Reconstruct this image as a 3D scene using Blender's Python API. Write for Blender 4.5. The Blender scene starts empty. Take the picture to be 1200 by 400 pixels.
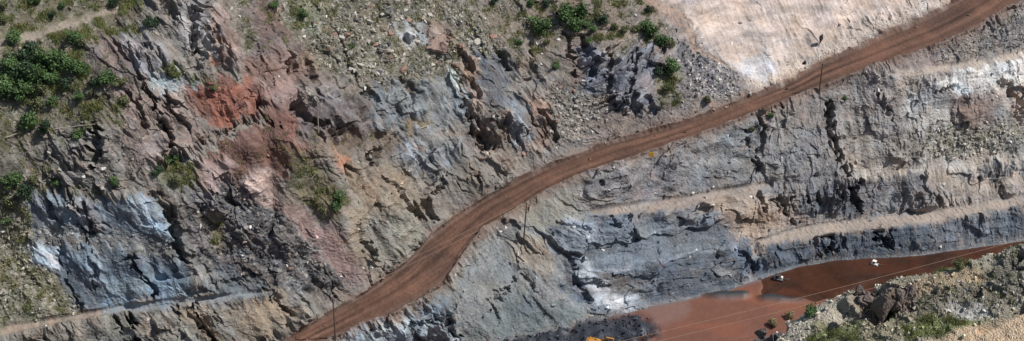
import bpy, bmesh, math, random
import numpy as np
from mathutils import Vector, Matrix, Euler
from mathutils.geometry import delaunay_2d_cdt

random.seed(7)
RNG = np.random.default_rng(7)
scene = bpy.context.scene

# ------------------------------------------------------------------ camera
CAM_H, PITCH, FPX = 200.0, math.radians(30.0), 1750.0      # metres above the pond, tilt down, focal length in photo pixels
cam_data = bpy.data.cameras.new('camera')
cam = bpy.data.objects.new('camera', cam_data)
scene.collection.objects.link(cam)
cam.location = (0, 0, CAM_H)
cam.rotation_euler = (math.pi / 2 - PITCH, 0, 0)
cam_data.sensor_fit = 'HORIZONTAL'
cam_data.sensor_width = 36.0
cam_data.lens = 36.0 * FPX / 1200.0
cam_data.clip_start = 1.0
cam_data.clip_end = 6000.0
scene.camera = cam

# ------------------------------------------------------------------ sky and sun
SUN_EL, SUN_AZ = math.radians(53.0), math.radians(-6.0)    # azimuth measured from +X (right) towards +Y (away)
SUN_DIR = Vector((math.cos(SUN_EL) * math.cos(SUN_AZ), math.cos(SUN_EL) * math.sin(SUN_AZ), math.sin(SUN_EL)))
world = bpy.data.worlds.new('World')
scene.world = world
world.use_nodes = True
wn = world.node_tree.nodes
wl = world.node_tree.links
wn.clear()
w_out = wn.new('ShaderNodeOutputWorld')
w_bg = wn.new('ShaderNodeBackground')
w_sky = wn.new('ShaderNodeTexSky')
w_sky.sky_type = 'NISHITA'
w_sky.sun_disc = False
w_sky.sun_elevation = SUN_EL
w_sky.sun_rotation = math.pi / 2 - SUN_AZ
w_bg.inputs['Strength'].default_value = 0.085
wl.new(w_sky.outputs['Color'], w_bg.inputs['Color'])
wl.new(w_bg.outputs['Background'], w_out.inputs['Surface'])

sun_data = bpy.data.lights.new('sun', 'SUN')
sun_data.energy = 5.0
sun_data.angle = math.radians(0.55)
sun_data.color = (1.0, 0.98, 0.95)
sun = bpy.data.objects.new('sun', sun_data)
scene.collection.objects.link(sun)
sun.rotation_euler = SUN_DIR.to_track_quat('Z', 'Y').to_euler()

scene.view_settings.view_transform = 'Standard'
scene.view_settings.look = 'None'
scene.view_settings.gamma = 1.0
scene.view_settings.use_curve_mapping = False
scene.view_settings.exposure = 0.03

# ------------------------------------------------------------------ survey helpers
SP, CP = math.sin(PITCH), math.cos(PITCH)


def survey(px, py, z):
    """Ground point at elevation z sighted at a photo pixel."""
    cx, cy = (px - 600.0), (200.0 - py)
    dx, dy, dz = cx, FPX * CP + cy * SP, -FPX * SP + cy * CP
    t = (z - CAM_H) / dz
    return dx * t, dy * t, z


def sight(P):
    """Photo pixel of world points (N,3)."""
    X, Y, Z = P[:, 0], P[:, 1], P[:, 2] - CAM_H
    d = Y * CP - Z * SP
    u = Y * SP + Z * CP
    return 600.0 + FPX * X / d, 200.0 - FPX * u / d, d


# ------------------------------------------------------------------ noise helpers (numpy)
def _hash(ix, iy, iz, seed):
    h = (ix.astype(np.uint32) * np.uint32(374761393) + iy.astype(np.uint32) * np.uint32(668265263)
         + iz.astype(np.uint32) * np.uint32(2147483647) + np.uint32((seed * 974634777 + 12345) & 0xffffffff))
    h ^= h >> np.uint32(13)
    h *= np.uint32(1274126177)
    h ^= h >> np.uint32(16)
    h *= np.uint32(2246822519)
    h ^= h >> np.uint32(15)
    return h


def _u(h):
    return (h & np.uint32(0xffffff)).astype(np.float32) / np.float32(16777215.0)


def vnoise(x, y, z, seed=0):
    """Gradient noise in -1..1, 2-D when z is None."""
    x = np.asarray(x, np.float32); y = np.asarray(y, np.float32)
    fx, fy = np.floor(x), np.floor(y)
    ix, iy = fx.astype(np.int64), fy.astype(np.int64)
    x, y = x - fx, y - fy
    sx, sy = (t * t * t * (t * (t * 6 - 15) + 10) for t in (x, y))
    K = np.float32(1 / 127.5)
    if z is None:
        zz = np.zeros_like(ix)
        r = 0
        for dy in (0, 1):
            wy = sy if dy else 1 - sy
            for dx in (0, 1):
                h = _hash(ix + dx, iy + dy, zz, seed)
                gx = (h & np.uint32(255)).astype(np.float32) * K - 1
                gy = ((h >> np.uint32(8)) & np.uint32(255)).astype(np.float32) * K - 1
                r = r + (gx * (x - dx) + gy * (y - dy)) * ((sx if dx else 1 - sx) * wy)
        return r * np.float32(1.6)
    z = np.asarray(z, np.float32)
    fz = np.floor(z)
    iz = fz.astype(np.int64)
    z = z - fz
    sz = z * z * z * (z * (z * 6 - 15) + 10)
    r = 0
    for dz in (0, 1):
        for dy in (0, 1):
            wyz = (sy if dy else 1 - sy) * (sz if dz else 1 - sz)
            for dx in (0, 1):
                h = _hash(ix + dx, iy + dy, iz + dz, seed)
                gx = (h & np.uint32(255)).astype(np.float32) * K - 1
                gy = ((h >> np.uint32(8)) & np.uint32(255)).astype(np.float32) * K - 1
                gz = ((h >> np.uint32(16)) & np.uint32(255)).astype(np.float32) * K - 1
                r = r + (gx * (x - dx) + gy * (y - dy) + gz * (z - dz)) * ((sx if dx else 1 - sx) * wyz)
    return r * np.float32(1.35)


def fbm(x, y, z, octv=4, seed=0, gain=0.5, lac=2.03, ridged=False):
    s, a, t = 0, 1.0, 0.0
    for o in range(octv):
        n = vnoise(x, y, z, seed + o * 17)
        if ridged:
            n = 1 - 2 * np.abs(n)
        s = s + a * n
        t += a
        a *= gain
        x, y = x * lac + 3.7, y * lac + 1.3
        z = None if z is None else z * lac
    return s / t


def blocks(x, y, seed=0, tilt=0.7, jit=0.9):
    """Jointed-rock pattern: tilted facets (-1..1) and distance to joints."""
    x = np.asarray(x, np.float32); y = np.asarray(y, np.float32)
    fx, fy = np.floor(x), np.floor(y)
    ix, iy = fx.astype(np.int64), fy.astype(np.int64)
    x, y = x - fx, y - fy
    d1 = np.full(x.shape, 9, np.float32); d2 = d1.copy()
    val = np.zeros(x.shape, np.float32)
    zz = np.zeros_like(ix)
    for oy in (-1, 0, 1):
        for ox in (-1, 0, 1):
            h = _hash(ix + ox, iy + oy, zz, seed)
            h2 = _hash(ix + ox, iy + oy, zz + 1, seed)
            ax = ox + 0.5 + jit * (_u(h) - 0.5) - x
            ay = oy + 0.5 + jit * (_u(h >> np.uint32(8)) - 0.5) - y
            d = ax * ax + ay * ay
            v = (_u(h2) - 0.5) * 2 + tilt * (ax * (_u(h2 >> np.uint32(4)) - 0.5) + ay * (_u(h2 >> np.uint32(8)) - 0.5)) * 2
            closer = d < d1
            d2 = np.where(closer, d1, np.minimum(d2, d))
            val = np.where(closer, v, val)
            d1 = np.where(closer, d, d1)
    return val, np.sqrt(d2) - np.sqrt(d1)


def smooth(e0, e1, v):
    t = np.clip((v - e0) / (e1 - e0), 0, 1)
    return t * t * (3 - 2 * t)


def lin(c):
    c = np.asarray(c, np.float32) / 255.0
    return np.where(c <= 0.04045, c / 12.92, ((c + 0.055) / 1.055) ** 2.4)


# ------------------------------------------------------------------ the survey: breaklines of the pit
X_ = np.array
road_u = X_([(300, 416), (340, 398), (355, 388), (380, 372), (405, 358), (430, 343), (455, 325), (475, 309), (489, 295), (498, 282),
             (520, 265), (545, 248), (570, 232), (600, 216), (625, 204), (650, 193), (680, 182), (700, 173), (725, 164), (750, 158),
             (800, 145), (850, 126), (900, 107), (930, 94), (960, 76), (1000, 59), (1050, 36), (1075, 26), (1100, 14), (1130, -3),
             (1170, -26), (1230, -66), (1320, -120)], float)
road_l = X_([(300, 432), (340, 417), (385, 399), (430, 378), (450, 372), (485, 355), (515, 335), (530, 318), (540, 302), (552, 286),
             (565, 272), (580, 262), (600, 251), (625, 233), (650, 220), (675, 209), (700, 200), (750, 183), (800, 166), (850, 147),
             (900, 128), (950, 107), (1000, 89), (1050, 71), (1090, 57), (1140, 35), (1175, 13), (1200, 0), (1260, -40), (1340, -90)], float)
road_z = X_([(300, 5.5), (340, 7), (400, 8.8), (450, 10.8), (500, 13.2), (540, 15.6), (600, 19.2), (650, 21.8), (700, 24.0), (800, 27.8),
             (900, 31.6), (1000, 36.8), (1100, 41.6), (1200, 46.0), (1340, 53)], float)
bl_u = X_([(-140, 406), (0, 384), (60, 374), (110, 365), (150, 357), (200, 350), (250, 346), (300, 342), (335, 340)], float)
bl_l = X_([(-140, 417), (0, 394), (60, 381), (110, 372), (150, 365), (200, 358), (250, 351), (300, 346), (335, 342)], float)
b1_u = X_([(880, 286), (930, 268), (980, 260), (1040, 254), (1100, 247), (1150, 238), (1200, 229), (1340, 206)], float)
b1_l = X_([(880, 289), (930, 281), (980, 273), (1040, 268), (1100, 259), (1150, 250), (1200, 241), (1340, 219)], float)
b2_u = X_([(685, 248), (720, 243), (745, 239), (800, 232), (850, 222), (905, 214)], float)
b2_l = X_([(685, 251), (720, 253), (745, 249), (790, 245), (820, 238), (850, 230), (905, 220)], float)
b3_u = X_([(1036, 86), (1070, 82), (1120, 75), (1160, 68), (1200, 60), (1340, 34)], float)
b3_l = X_([(1036, 88), (1070, 88), (1120, 82), (1160, 75), (1200, 68), (1340, 43)], float)
tr_u = X_([(-140, 76), (0, 47), (40, 36), (80, 24), (110, 15), (142, 6)], float)
tr_l = X_([(-140, 92), (0, 60), (40, 47), (80, 34), (110, 24), (142, 12)], float)
LZ, B1Z, B2Z, B3Z, TRZ = 16.0, 6.2, 17.0, 38.4, 63.5


def ip(tab, x):
    return np.interp(x, tab[:, 0], tab[:, 1])


tin_v, tin_e = [], []


def brk(pts):
    n0 = len(tin_v)
    for p in pts:
        tin_v.append(survey(*p))
    for i in range(n0, len(tin_v) - 1):
        tin_e.append((i, i + 1))


def stations(a, b, step):
    n = max(2, int(abs(b - a) / step) + 1)
    return np.linspace(a, b, n)


brk([(x, ip(road_u, x), ip(road_z, x)) for x in stations(330, 1310, 24)])
brk([(x, ip(road_l, x), ip(road_z, x) - 0.2) for x in stations(335, 1320, 24)])
brk([(x, ip(bl_u, x), LZ + 0.1) for x in stations(-140, 320, 40)])
brk([(x, ip(bl_l, x), LZ) for x in stations(-140, 325, 40)])
brk([(x, ip(b1_u, x), B1Z + 0.2 + (x - 900) * 0.004) for x in stations(882, 1340, 35)])
brk([(x, ip(b1_l, x), B1Z + (x - 900) * 0.004) for x in stations(884, 1340, 35)])
brk([(x, ip(b2_u, x), B2Z + 0.3) for x in stations(690, 905, 30)])
brk([(x, ip(b2_l, x), B2Z) for x in stations(690, 905, 30)])
brk([(x, ip(b3_u, x), B3Z + 0.3 - (x - 1040) * 0.018) for x in stations(1050, 1340, 40)])
brk([(x, ip(b3_l, x), B3Z - (x - 1040) * 0.018) for x in stations(1054, 1340, 40)])
brk([(x, ip(tr_u, x), TRZ + 0.2) for x in stations(-140, 142, 40)])
brk([(x, ip(tr_l, x), TRZ) for x in stations(-140, 142, 40)])
toe = [(-160, 527, 0), (0, 500, 0), (150, 477, 0), (300, 454, 0), (500, 418, 0), (600, 400, 0), (690, 380, 0), (760, 360, 0), (800, 352, 0),
       (850, 341, 0), (900, 325, 0), (930, 313, 0), (980, 304, 0), (1060, 300, 0), (1130, 292, 0), (1200, 282, 0), (1340, 260, 0)]
brk(toe)
brk([(x, y + 22, -4) for x, y, z in toe])
# cliff top over the lower right bench and the ledge behind it
brk([(915, 223, 15.9), (950, 221, 15.5), (1000, 213, 15.2), (1060, 206, 14.7), (1120, 200, 14.1), (1200, 196, 13.4), (1340, 174, 13.2)])
brk([(915, 217, 16.4), (950, 214, 16.2), (1000, 206, 15.9), (1060, 199, 15.4), (1120, 193, 14.8), (1200, 189, 14.1), (1340, 167, 13.9)])
# blue face: crest, ledge with talus, ledge
brk([(-140, 314, 28), (20, 286, 28.5), (60, 289, 28.5), (110, 294, 28.3), (160, 302, 27.4), (210, 310, 25.5), (255, 322, 22)])
brk([(-140, 287, 32), (20, 262, 32), (60, 263, 32.2), (110, 266, 32), (160, 274, 30.8), (205, 292, 27.8)])
brk([(-140, 252, 38.5), (30, 231, 38.6), (80, 230, 38.6), (140, 231, 38.5), (178, 234, 38)])
brk([(-140, 244, 39), (30, 224, 39), (80, 222, 39), (140, 223, 39), (178, 226, 38.6)])
# red mound: crest, path behind it, front
brk([(222, 189, 42.8), (260, 164, 45.9), (300, 144, 48.3), (335, 130, 50.0), (360, 139, 48.5), (374, 158, 45.4)])
brk([(214, 182, 43.3), (256, 154, 46.5), (297, 134, 49.0), (330, 118, 50.8)])
for p in [(300, 170, 44.8), (270, 188, 42.2), (335, 164, 45.3), (300, 206, 39.0), (255, 214, 38.4), (345, 200, 38.9)]:
    tin_v.append(survey(*p))
# slope anchors
for p in [(420, 240, 25.7), (420, 130, 41), (420, 20, 57), (420, -80, 71), (520, 170, 28.5), (520, 80, 41), (520, 0, 53), (520, -80, 64),
          (620, 150, 28), (620, 60, 41), (620, -10, 51), (620, -80, 60), (720, 130, 29.2), (720, 60, 40.5), (720, 0, 48.5), (720, -80, 58),
          (820, 90, 36), (820, 30, 43), (820, -40, 51), (820, -90, 56), (920, 82, 34), (920, 30, 41), (920, -30, 49), (920, -100, 57),
          (1020, 36, 38.6), (1020, -20, 46), (1020, -100, 55), (1120, -40, 49), (1120, -110, 57), (1220, -130, 60), (1340, -160, 65),
          (320, 300, 22.5), (320, 220, 34.5), (320, 60, 57), (320, -20, 67), (320, -90, 75), (240, 230, 36), (220, 190, 41),
          (220, 110, 53.5), (220, 50, 62), (220, -20, 71), (220, -90, 80), (120, 170, 47.5), (120, 100, 57), (120, 45, 63.4), (20, 160, 48),
          (20, 100, 56.5), (20, 0, 69), (90, -20, 70), (20, -90, 81), (120, -90, 81), (-140, 180, 48), (-140, 120, 57), (-140, 20, 70), (-140, -90, 83),
          (370, 200, 34), (470, 260, 20.5), (570, 205, 22.5), (660, 180, 23.8), (370, 330, 14), (270, 290, 24.5), (280, 400, 8), (150, 420, 8), (0, 450, 7.5),
          (600, 330, 9.5), (560, 350, 8.6), (660, 300, 11.5), (720, 300, 9.6), (520, 380, 6), (640, 350, 6.4), (720, 345, 3.4), (800, 300, 7.6), (850, 300, 6.0),
          (1120, 130, 26.4), (1200, 130, 24.6), (1000, 150, 26.2), (900, 170, 24.6), (1060, 110, 32.8), (1200, 30, 41.0), (800, 200, 22.2)]:
    tin_v.append(survey(*p))

def gauss(A, s):
    r = int(s * 3)
    k = np.exp(-0.5 * (np.arange(-r, r + 1) / s) ** 2); k /= k.sum()
    P = np.pad(A, ((r, r), (0, 0)), 'edge')
    B = sum(k[i] * P[i:i + A.shape[0]] for i in range(2 * r + 1))
    P = np.pad(B, ((0, 0), (r, r)), 'edge')
    return sum(k[i] * P[:, i:i + A.shape[1]] for i in range(2 * r + 1))


def tin_raster(pts, edges, X0, Y0, RES, RW, RH, blur):
    """Triangulate surveyed points in plan (breaklines kept) and rasterise to a height function."""
    cv, ce, cf, ov, oe, of = delaunay_2d_cdt([Vector((p[0], p[1])) for p in pts], edges, [], 0, 1e-4)
    cz = []
    tv = np.array(pts)
    for i, v in enumerate(cv):
        if ov[i]:
            cz.append(pts[ov[i][0]][2])
        else:
            d = (tv[:, 0] - v.x) ** 2 + (tv[:, 1] - v.y) ** 2
            k = np.argsort(d)[:2]
            w = 1 / (np.sqrt(d[k]) + 1e-3)
            cz.append(float((tv[k, 2] * w).sum() / w.sum()))
    HM = np.full((RH, RW), np.nan, np.float32)
    for f in cf:
        a, b, c = f[:3]
        (x0, y0), (x1, y1), (x2, y2) = cv[a], cv[b], cv[c]
        i0 = max(0, int((min(x0, x1, x2) - X0) / RES)); i1 = min(RW - 1, int((max(x0, x1, x2) - X0) / RES) + 1)
        j0 = max(0, int((min(y0, y1, y2) - Y0) / RES)); j1 = min(RH - 1, int((max(y0, y1, y2) - Y0) / RES) + 1)
        den = (y1 - y2) * (x0 - x2) + (x2 - x1) * (y0 - y2)
        if i1 < i0 or j1 < j0 or abs(den) < 1e-9:
            continue
        gx, gy = np.meshgrid(X0 + RES * np.arange(i0, i1 + 1), Y0 + RES * np.arange(j0, j1 + 1))
        wa = ((y1 - y2) * (gx - x2) + (x2 - x1) * (gy - y2)) / den
        wb = ((y2 - y0) * (gx - x2) + (x0 - x2) * (gy - y2)) / den
        wc = 1 - wa - wb
        m = (wa >= -1e-6) & (wb >= -1e-6) & (wc >= -1e-6)
        zz = wa * cz[a] + wb * cz[b] + wc * cz[c]
        HM[j0:j1 + 1, i0:i1 + 1][m] = zz[m]
    for i in range(RW):                      # fill what lies outside the survey
        col = HM[:, i]
        idx = np.where(~np.isnan(col))[0]
        if len(idx) > 2:
            col[:] = np.interp(np.arange(RH), idx, col[idx])
    bad = np.isnan(HM[0])
    good = np.where(~bad)[0]
    for i in np.where(bad)[0]:
        HM[:, i] = HM[:, good[np.argmin(abs(good - i))]]
    HM = gauss(HM, blur)

    def height(x, y):
        fx = np.clip((x - X0) / RES, 0, RW - 1.001); fy = np.clip((y - Y0) / RES, 0, RH - 1.001)
        ix, iy = fx.astype(int), fy.astype(int)
        fx, fy = fx - ix, fy - iy
        return (HM[iy, ix] * (1 - fx) * (1 - fy) + HM[iy, ix + 1] * fx * (1 - fy)
                + HM[iy + 1, ix] * (1 - fx) * fy + HM[iy + 1, ix + 1] * fx * fy)
    return height


hm = tin_raster(tin_v, tin_e, -190.0, 205.0, 0.25, 1600, 1020, 2.6)


# ------------------------------------------------------------------ geology map: colour, roughness, cover
MX0, MY0, MW, MH = -160, -120, 1520, 660
MC = np.zeros((MH, MW, 3), np.float32)
MR = np.full((MH, MW), 0.6, np.float32)       # rock relief
MS = np.zeros((MH, MW), np.float32)           # loose stones
MV = np.zeros((MH, MW), np.float32)           # grass
gyy, gxx = np.mgrid[0:MH, 0:MW].astype(np.float32)
gxx += MX0; gyy += MY0


def polymask(poly, feather):
    p = np.array(poly, np.float32)
    inside = np.zeros((MH, MW), bool)
    dist = np.full((MH, MW), 1e9, np.float32)
    x0, y0, x1, y1 = p[:, 0].min() - feather - 2, p[:, 1].min() - feather - 2, p[:, 0].max() + feather + 2, p[:, 1].max() + feather + 2
    ix0, ix1 = int(max(0, x0 - MX0)), int(min(MW, x1 - MX0 + 1)); iy0, iy1 = int(max(0, y0 - MY0)), int(min(MH, y1 - MY0 + 1))
    sl = (slice(iy0, iy1), slice(ix0, ix1))
    x, y = gxx[sl], gyy[sl]
    ins, dd = inside[sl], dist[sl]
    n = len(p)
    for i in range(n):
        (ax, ay), (bx, by) = p[i], p[(i + 1) % n]
        if ay != by:
            c = ((ay > y) != (by > y)) & (x < (bx - ax) * (y - ay) / (by - ay) + ax)
            ins ^= c
        L = (bx - ax) ** 2 + (by - ay) ** 2 + 1e-9
        t = np.clip(((x - ax) * (bx - ax) + (y - ay) * (by - ay)) / L, 0, 1)
        dd[:] = np.minimum(dd, np.hypot(x - ax - t * (bx - ax), y - ay - t * (by - ay)))
    sd = np.where(ins, dd, -dd)
    full = np.zeros((MH, MW), np.float32)
    full[sl] = smooth(-feather, feather, sd)
    return full


FEATHER = 1.35


def paint(poly, col=None, feather=7, rough=None, stones=None, grass=None, a=1.0):
    m = polymask(poly, feather * FEATHER)
    if col is not None:
        k = (m * a)[..., None]
        MC[:] = MC * (1 - k) + lin(col) * k
    if rough is not None:
        MR[:] = MR * (1 - m) + rough * m
    if stones is not None:
        MS[:] = MS * (1 - m) + stones * m
    if grass is not None:
        MV[:] = MV * (1 - m) + grass * m


MC[:] = lin((130, 119, 111))
MS[:] = 0.15
# upper left: scrub slope, rubble, pale crags
paint([(-160, -120), (175, -120), (160, 30), (135, 60), (150, 100), (170, 190), (130, 230), (-160, 240)], (112, 103, 84), 12, 0.35, 0.35, 0.55)
paint([(-160, 120), (90, 150), (130, 140), (150, 230), (40, 232), (-160, 240)], (112, 103, 92), 10, 0.7, 0.35, 0.25)
paint([(60, 160), (150, 150), (150, 225), (60, 222)], (120, 112, 108), 8, 1.0, 0.3, 0.1)
paint([(-160, 215), (35, 225), (38, 290), (85, 350), (90, 372), (-160, 400)], (118, 111, 92), 9, 0.45, 0.8, 0.3)
paint([(130, 42), (190, 48), (203, 96), (168, 97), (140, 70)], (142, 136, 138), 6, 1.0, 0.05, 0)
paint([(100, 45), (135, 42), (165, 97), (200, 110), (190, 150), (150, 150)], (128, 108, 102), 8, 0.9, 0.1, 0.1)
paint([(170, 100), (205, 108), (235, 150), (250, 160), (215, 195), (150, 200), (140, 150)], (138, 118, 110), 8, 1.1, 0.1, 0.05)
paint([(190, 80), (230, 90), (235, 98), (195, 95)], (104, 116, 74), 5, 0.15, 0.05, 1.0)
paint([(178, 97), (238, 92), (242, 101), (182, 109)], (160, 168, 172), 3, 0.35, 0.5, 0)
paint([(236, 92), (256, 94), (258, 101), (240, 102)], (100, 114, 72), 3, 0.15, 0.05, 1.0)
paint([(205, 12), (262, 8), (268, 70), (235, 68), (212, 55)], (146, 138, 137), 6, 1.3, 0.05, 0)
paint([(240, 15), (262, 10), (290, 75), (262, 80)], (150, 124, 114), 5, 1.0, 0.05, 0)
paint([(262, -20), (330, -20), (345, 90), (300, 85), (280, 50)], (112, 104, 92), 9, 0.4, 0.7, 0.3)
paint([(285, 0), (330, 10), (390, 100), (330, 110), (300, 60)], (116, 94, 88), 9, 0.7, 0.15, 0.15)
paint([(215, 100), (310, 88), (318, 130), (255, 150), (228, 130)], (152, 94, 76), 6, 0.6, 0.05, 0)
paint([(244, 72), (262, 68), (262, 80), (246, 80)], (150, 104, 86), 3, 0.8, 0, 0)
paint([(285, 60), (345, 75), (345, 130), (305, 135)], (132, 104, 97), 7, 0.9, 0.1, 0)
# red mound and the ledge behind it
paint([(210, 192), (255, 160), (330, 124), (372, 140), (375, 170), (345, 212), (290, 215), (225, 215)], (126, 90, 79), 7, 0.32, 0.10, 0.15)
paint([(195, 196), (255, 162), (300, 140), (312, 134), (316, 139), (262, 169), (205, 201)], (136, 130, 124), 3, 0.1, 0.3, 0)
paint([(332, 132), (356, 140), (372, 165), (345, 185), (335, 160)], (150, 96, 84), 5, 0.4, 0.1, 0)
paint([(228, 185), (265, 183), (275, 215), (240, 235), (225, 215)], (150, 126, 122), 5, 0.8, 0.05, 0)
paint([(190, 190), (230, 190), (232, 215), (190, 225)], (104, 100, 76), 5, 0.3, 0.1, 0.7)
paint([(340, 150), (470, 150), (470, 178), (400, 180), (345, 170)], (122, 104, 92), 6, 0.4, 0.15, 0.25)
paint([(345, 125), (395, 110), (440, 120), (440, 160), (350, 155)], (112, 100, 98), 6, 1.2, 0.05, 0)
paint([(335, 175), (360, 180), (400, 225), (410, 250), (385, 262), (345, 225)], (116, 106, 84), 6, 0.25, 0.1, 0.4)
# dark rubble slope between blue face and road, pink scar
paint([(215, 228), (285, 210), (330, 232), (420, 320), (380, 350), (300, 346), (250, 320), (215, 300)], (96, 91, 92), 8, 0.8, 0.6, 0)
paint([(235, 250), (255, 250), (270, 290), (250, 290)], (108, 98, 72), 7, 0.4, 0.2, 0.4)
paint([(282, 203), (312, 203), (345, 240), (395, 275), (432, 318), (405, 330), (365, 280), (320, 240), (290, 225)], (148, 118, 112), 6, 0.35, 0.2, 0)
paint([(284, 206), (306, 208), (330, 228), (318, 232), (290, 222)], (200, 170, 160), 4, 0.7, 0.05, 0)
paint([(330, 235), (342, 238), (360, 258), (350, 258)], (166, 142, 135), 4, 0.5, 0.05, 0)
paint([(395, 290), (425, 310), (420, 325), (398, 318)], (144, 118, 114), 5, 0.4, 0.2, 0)
# ochre slope right of the scar
paint([(380, 180), (475, 190), (500, 240), (470, 300), (430, 322), (400, 270), (415, 225)], (138, 122, 106), 8, 0.4, 0.35, 0.05)
paint([(383, 184), (412, 184), (408, 200), (390, 204)], (174, 122, 96), 4, 0.8, 0, 0)
paint([(412, 196), (470, 205), (475, 232), (425, 238)], (144, 123, 105), 7, 0.6, 0.2, 0)
paint([(440, 250), (490, 255), (480, 300), (430, 310)], (134, 128, 118), 6, 0.9, 0.2, 0)
# scree and crags, top centre
paint([(330, -120), (480, -120), (600, 40), (600, 75), (560, 105), (430, 100), (380, 90), (330, 20)], (120, 111, 97), 10, 0.5, 0.9, 0.2)
paint([(330, -60), (400, -60), (385, 30), (345, 45)], (120, 118, 98), 10, 0.3, 0.6, 0.4)
paint([(500, -60), (620, -60), (610, 55), (570, 40)], (124, 113, 102), 10, 0.3, 0.5, 0.25)
paint([(465, 32), (492, 28), (496, 48), (468, 52)], (158, 160, 162), 3, 0.6, 0, 0)
paint([(495, 27), (527, 24), (526, 56), (500, 56)], (150, 126, 112), 4, 0.9, 0, 0)
paint([(430, 108), (500, 92), (548, 78), (552, 140), (500, 160), (430, 152)], (124, 126, 129), 6, 1.0, 0.05, 0)
paint([(518, 82), (540, 82), (538, 118), (520, 108)], (186, 190, 186), 4, 0.9, 0, 0)
paint([(455, 165), (500, 150), (540, 170), (520, 205), (480, 205)], (130, 130, 133), 6, 1.0, 0.1, 0)
paint([(480, 168), (492, 180), (482, 190), (470, 172)], (172, 176, 184), 4, 0.8, 0, 0)
paint([(468, 145), (510, 142), (505, 152), (470, 158)], (128, 108, 88), 4, 0.2, 0.1, 0.4)
paint([(535, 70), (560, 68), (565, 120), (545, 130)], (146, 122, 108), 5, 1.2, 0.1, 0)
paint([(558, 66), (600, 68), (592, 128), (562, 118)], (100, 100, 105), 5, 0.9, 0.05, 0)
paint([(545, 128), (600, 130), (612, 190), (570, 195), (545, 170)], (130, 115, 106), 6, 1.3, 0.2, 0)
paint([(590, 122), (618, 120), (620, 168), (596, 172)], (122, 126, 132), 5, 1.2, 0.05, 0)
paint([(615, 110), (645, 115), (645, 175), (618, 175)], (134, 112, 100), 6, 1.1, 0.2, 0)
paint([(645, 95), (690, 95), (720, 145), (690, 165), (650, 165)], (122, 113, 104), 7, 0.6, 1.0, 0.05)
paint([(600, -60), (790, -60), (770, 60), (690, 60), (610, 75), (600, 40)], (124, 110, 97), 10, 0.35, 0.25, 0.4)
paint([(655, 45), (690, 45), (690, 100), (668, 105)], (124, 108, 100), 5, 0.6, 0.15, 0.1)
paint([(682, 55), (705, 58), (720, 95), (712, 120), (690, 105)], (122, 125, 134), 4, 1.3, 0.05, 0)
paint([(720, 60), (765, 50), (790, 110), (775, 135), (715, 135), (712, 100)], (116, 115, 119), 5, 1.0, 0.05, 0)
paint([(690, 132), (860, 112), (870, 128), (760, 160), (690, 172)], (124, 110, 101), 7, 0.5, 0.35, 0.05)
paint([(770, 88), (800, 85), (800, 125), (770, 125)], (112, 106, 84), 6, 0.3, 0.2, 0.6)
paint([(795, 55), (832, 58), (872, 98), (855, 122), (805, 112)], (112, 107, 106), 5, 0.3, 1.0, 0.05)
# pale sand slope
paint([(755, -120), (1180, -120), (1060, 10), (965, 58), (890, 98), (868, 96), (842, 66), (792, 18), (770, -5)], (180, 163, 151), 10, 0.14, 0.05, 0)
paint([(848, 72), (900, 62), (908, 90), (878, 97)], (188, 180, 176), 4, 0.35, 0.1, 0)
paint([(755, -30), (775, -5), (800, 30), (850, 78), (838, 76), (780, 25), (755, 5)], (150, 126, 110), 3, 0.2, 0.1, 0)
paint([(878, 100), (960, 60), (1060, 8), (1120, -60), (1180, -60), (1120, 8), (1000, 66), (930, 102), (888, 116)], (188, 170, 154), 8, 0.32, 0.35, 0)
# right wall
paint([(800, 165), (970, 115), (985, 210), (905, 225), (830, 235), (740, 240), (690, 215), (720, 195)], (120, 117, 115), 8, 0.6, 0.3, 0)
paint([(690, 205), (790, 180), (800, 232), (740, 240), (650, 235)], (110, 106, 106), 7, 0.9, 0.3, 0)
paint([(840, 150), (890, 140), (885, 190), (850, 190)], (110, 112, 112), 6, 1.1, 0.1, 0)
paint([(890, 130), (965, 112), (970, 150), (900, 160)], (132, 122, 114), 6, 0.7, 0.1, 0)
paint([(975, 108), (1340, 60), (1340, 190), (1000, 214)], (138, 132, 127), 8, 0.36, 0.25, 0)
paint([(985, 150), (1060, 130), (1080, 190), (1000, 205)], (136, 127, 118), 8, 0.5, 0.3, 0)
paint([(1055, 105), (1095, 110), (1112, 152), (1090, 158), (1060, 140)], (174, 170, 164), 6, 0.3, 0.15, 0)
paint([(1110, 105), (1165, 118), (1150, 165), (1120, 150)], (136, 114, 102), 7, 0.5, 0.15, 0)
paint([(1085, 150), (1200, 140), (1200, 188), (1090, 192)], (140, 134, 121), 8, 0.4, 0.8, 0.1)
paint([(1020, 96), (1070, 88), (1085, 104), (1040, 118), (1020, 112)], (160, 148, 138), 5, 0.5, 0.2, 0)
paint([(1080, 92), (1130, 84), (1210, 66), (1340, 44), (1340, 80), (1200, 100), (1120, 112)], (206, 201, 194), 5, 0.5, 0.1, 0)
paint([(1165, 108), (1215, 100), (1215, 140), (1195, 142), (1175, 120)], (178, 160, 146), 5, 0.7, 0.1, 0)
paint([(1050, 75), (1140, 38), (1200, 4), (1340, -80), (1340, 30), (1200, 58), (1110, 74)], (120, 112, 106), 6, 0.4, 0.7, 0.15)
paint([(1150, 45), (1200, 20), (1200, 52), (1160, 60)], (104, 100, 100), 6, 0.4, 0.7, 0.1)
paint([(1040, 60), (1090, 55), (1110, 75), (1050, 86)], (132, 116, 108), 5, 0.4, 0.3, 0)
paint([(1000, 190), (1340, 165), (1340, 190), (1060, 206), (1000, 212)], (168, 156, 143), 5, 0.3, 0.15, 0)
paint([(915, 226), (1000, 213), (1010, 213), (1010, 250), (930, 262), (915, 250)], (92, 93, 96), 4, 1.1, 0.05, 0)
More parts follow.
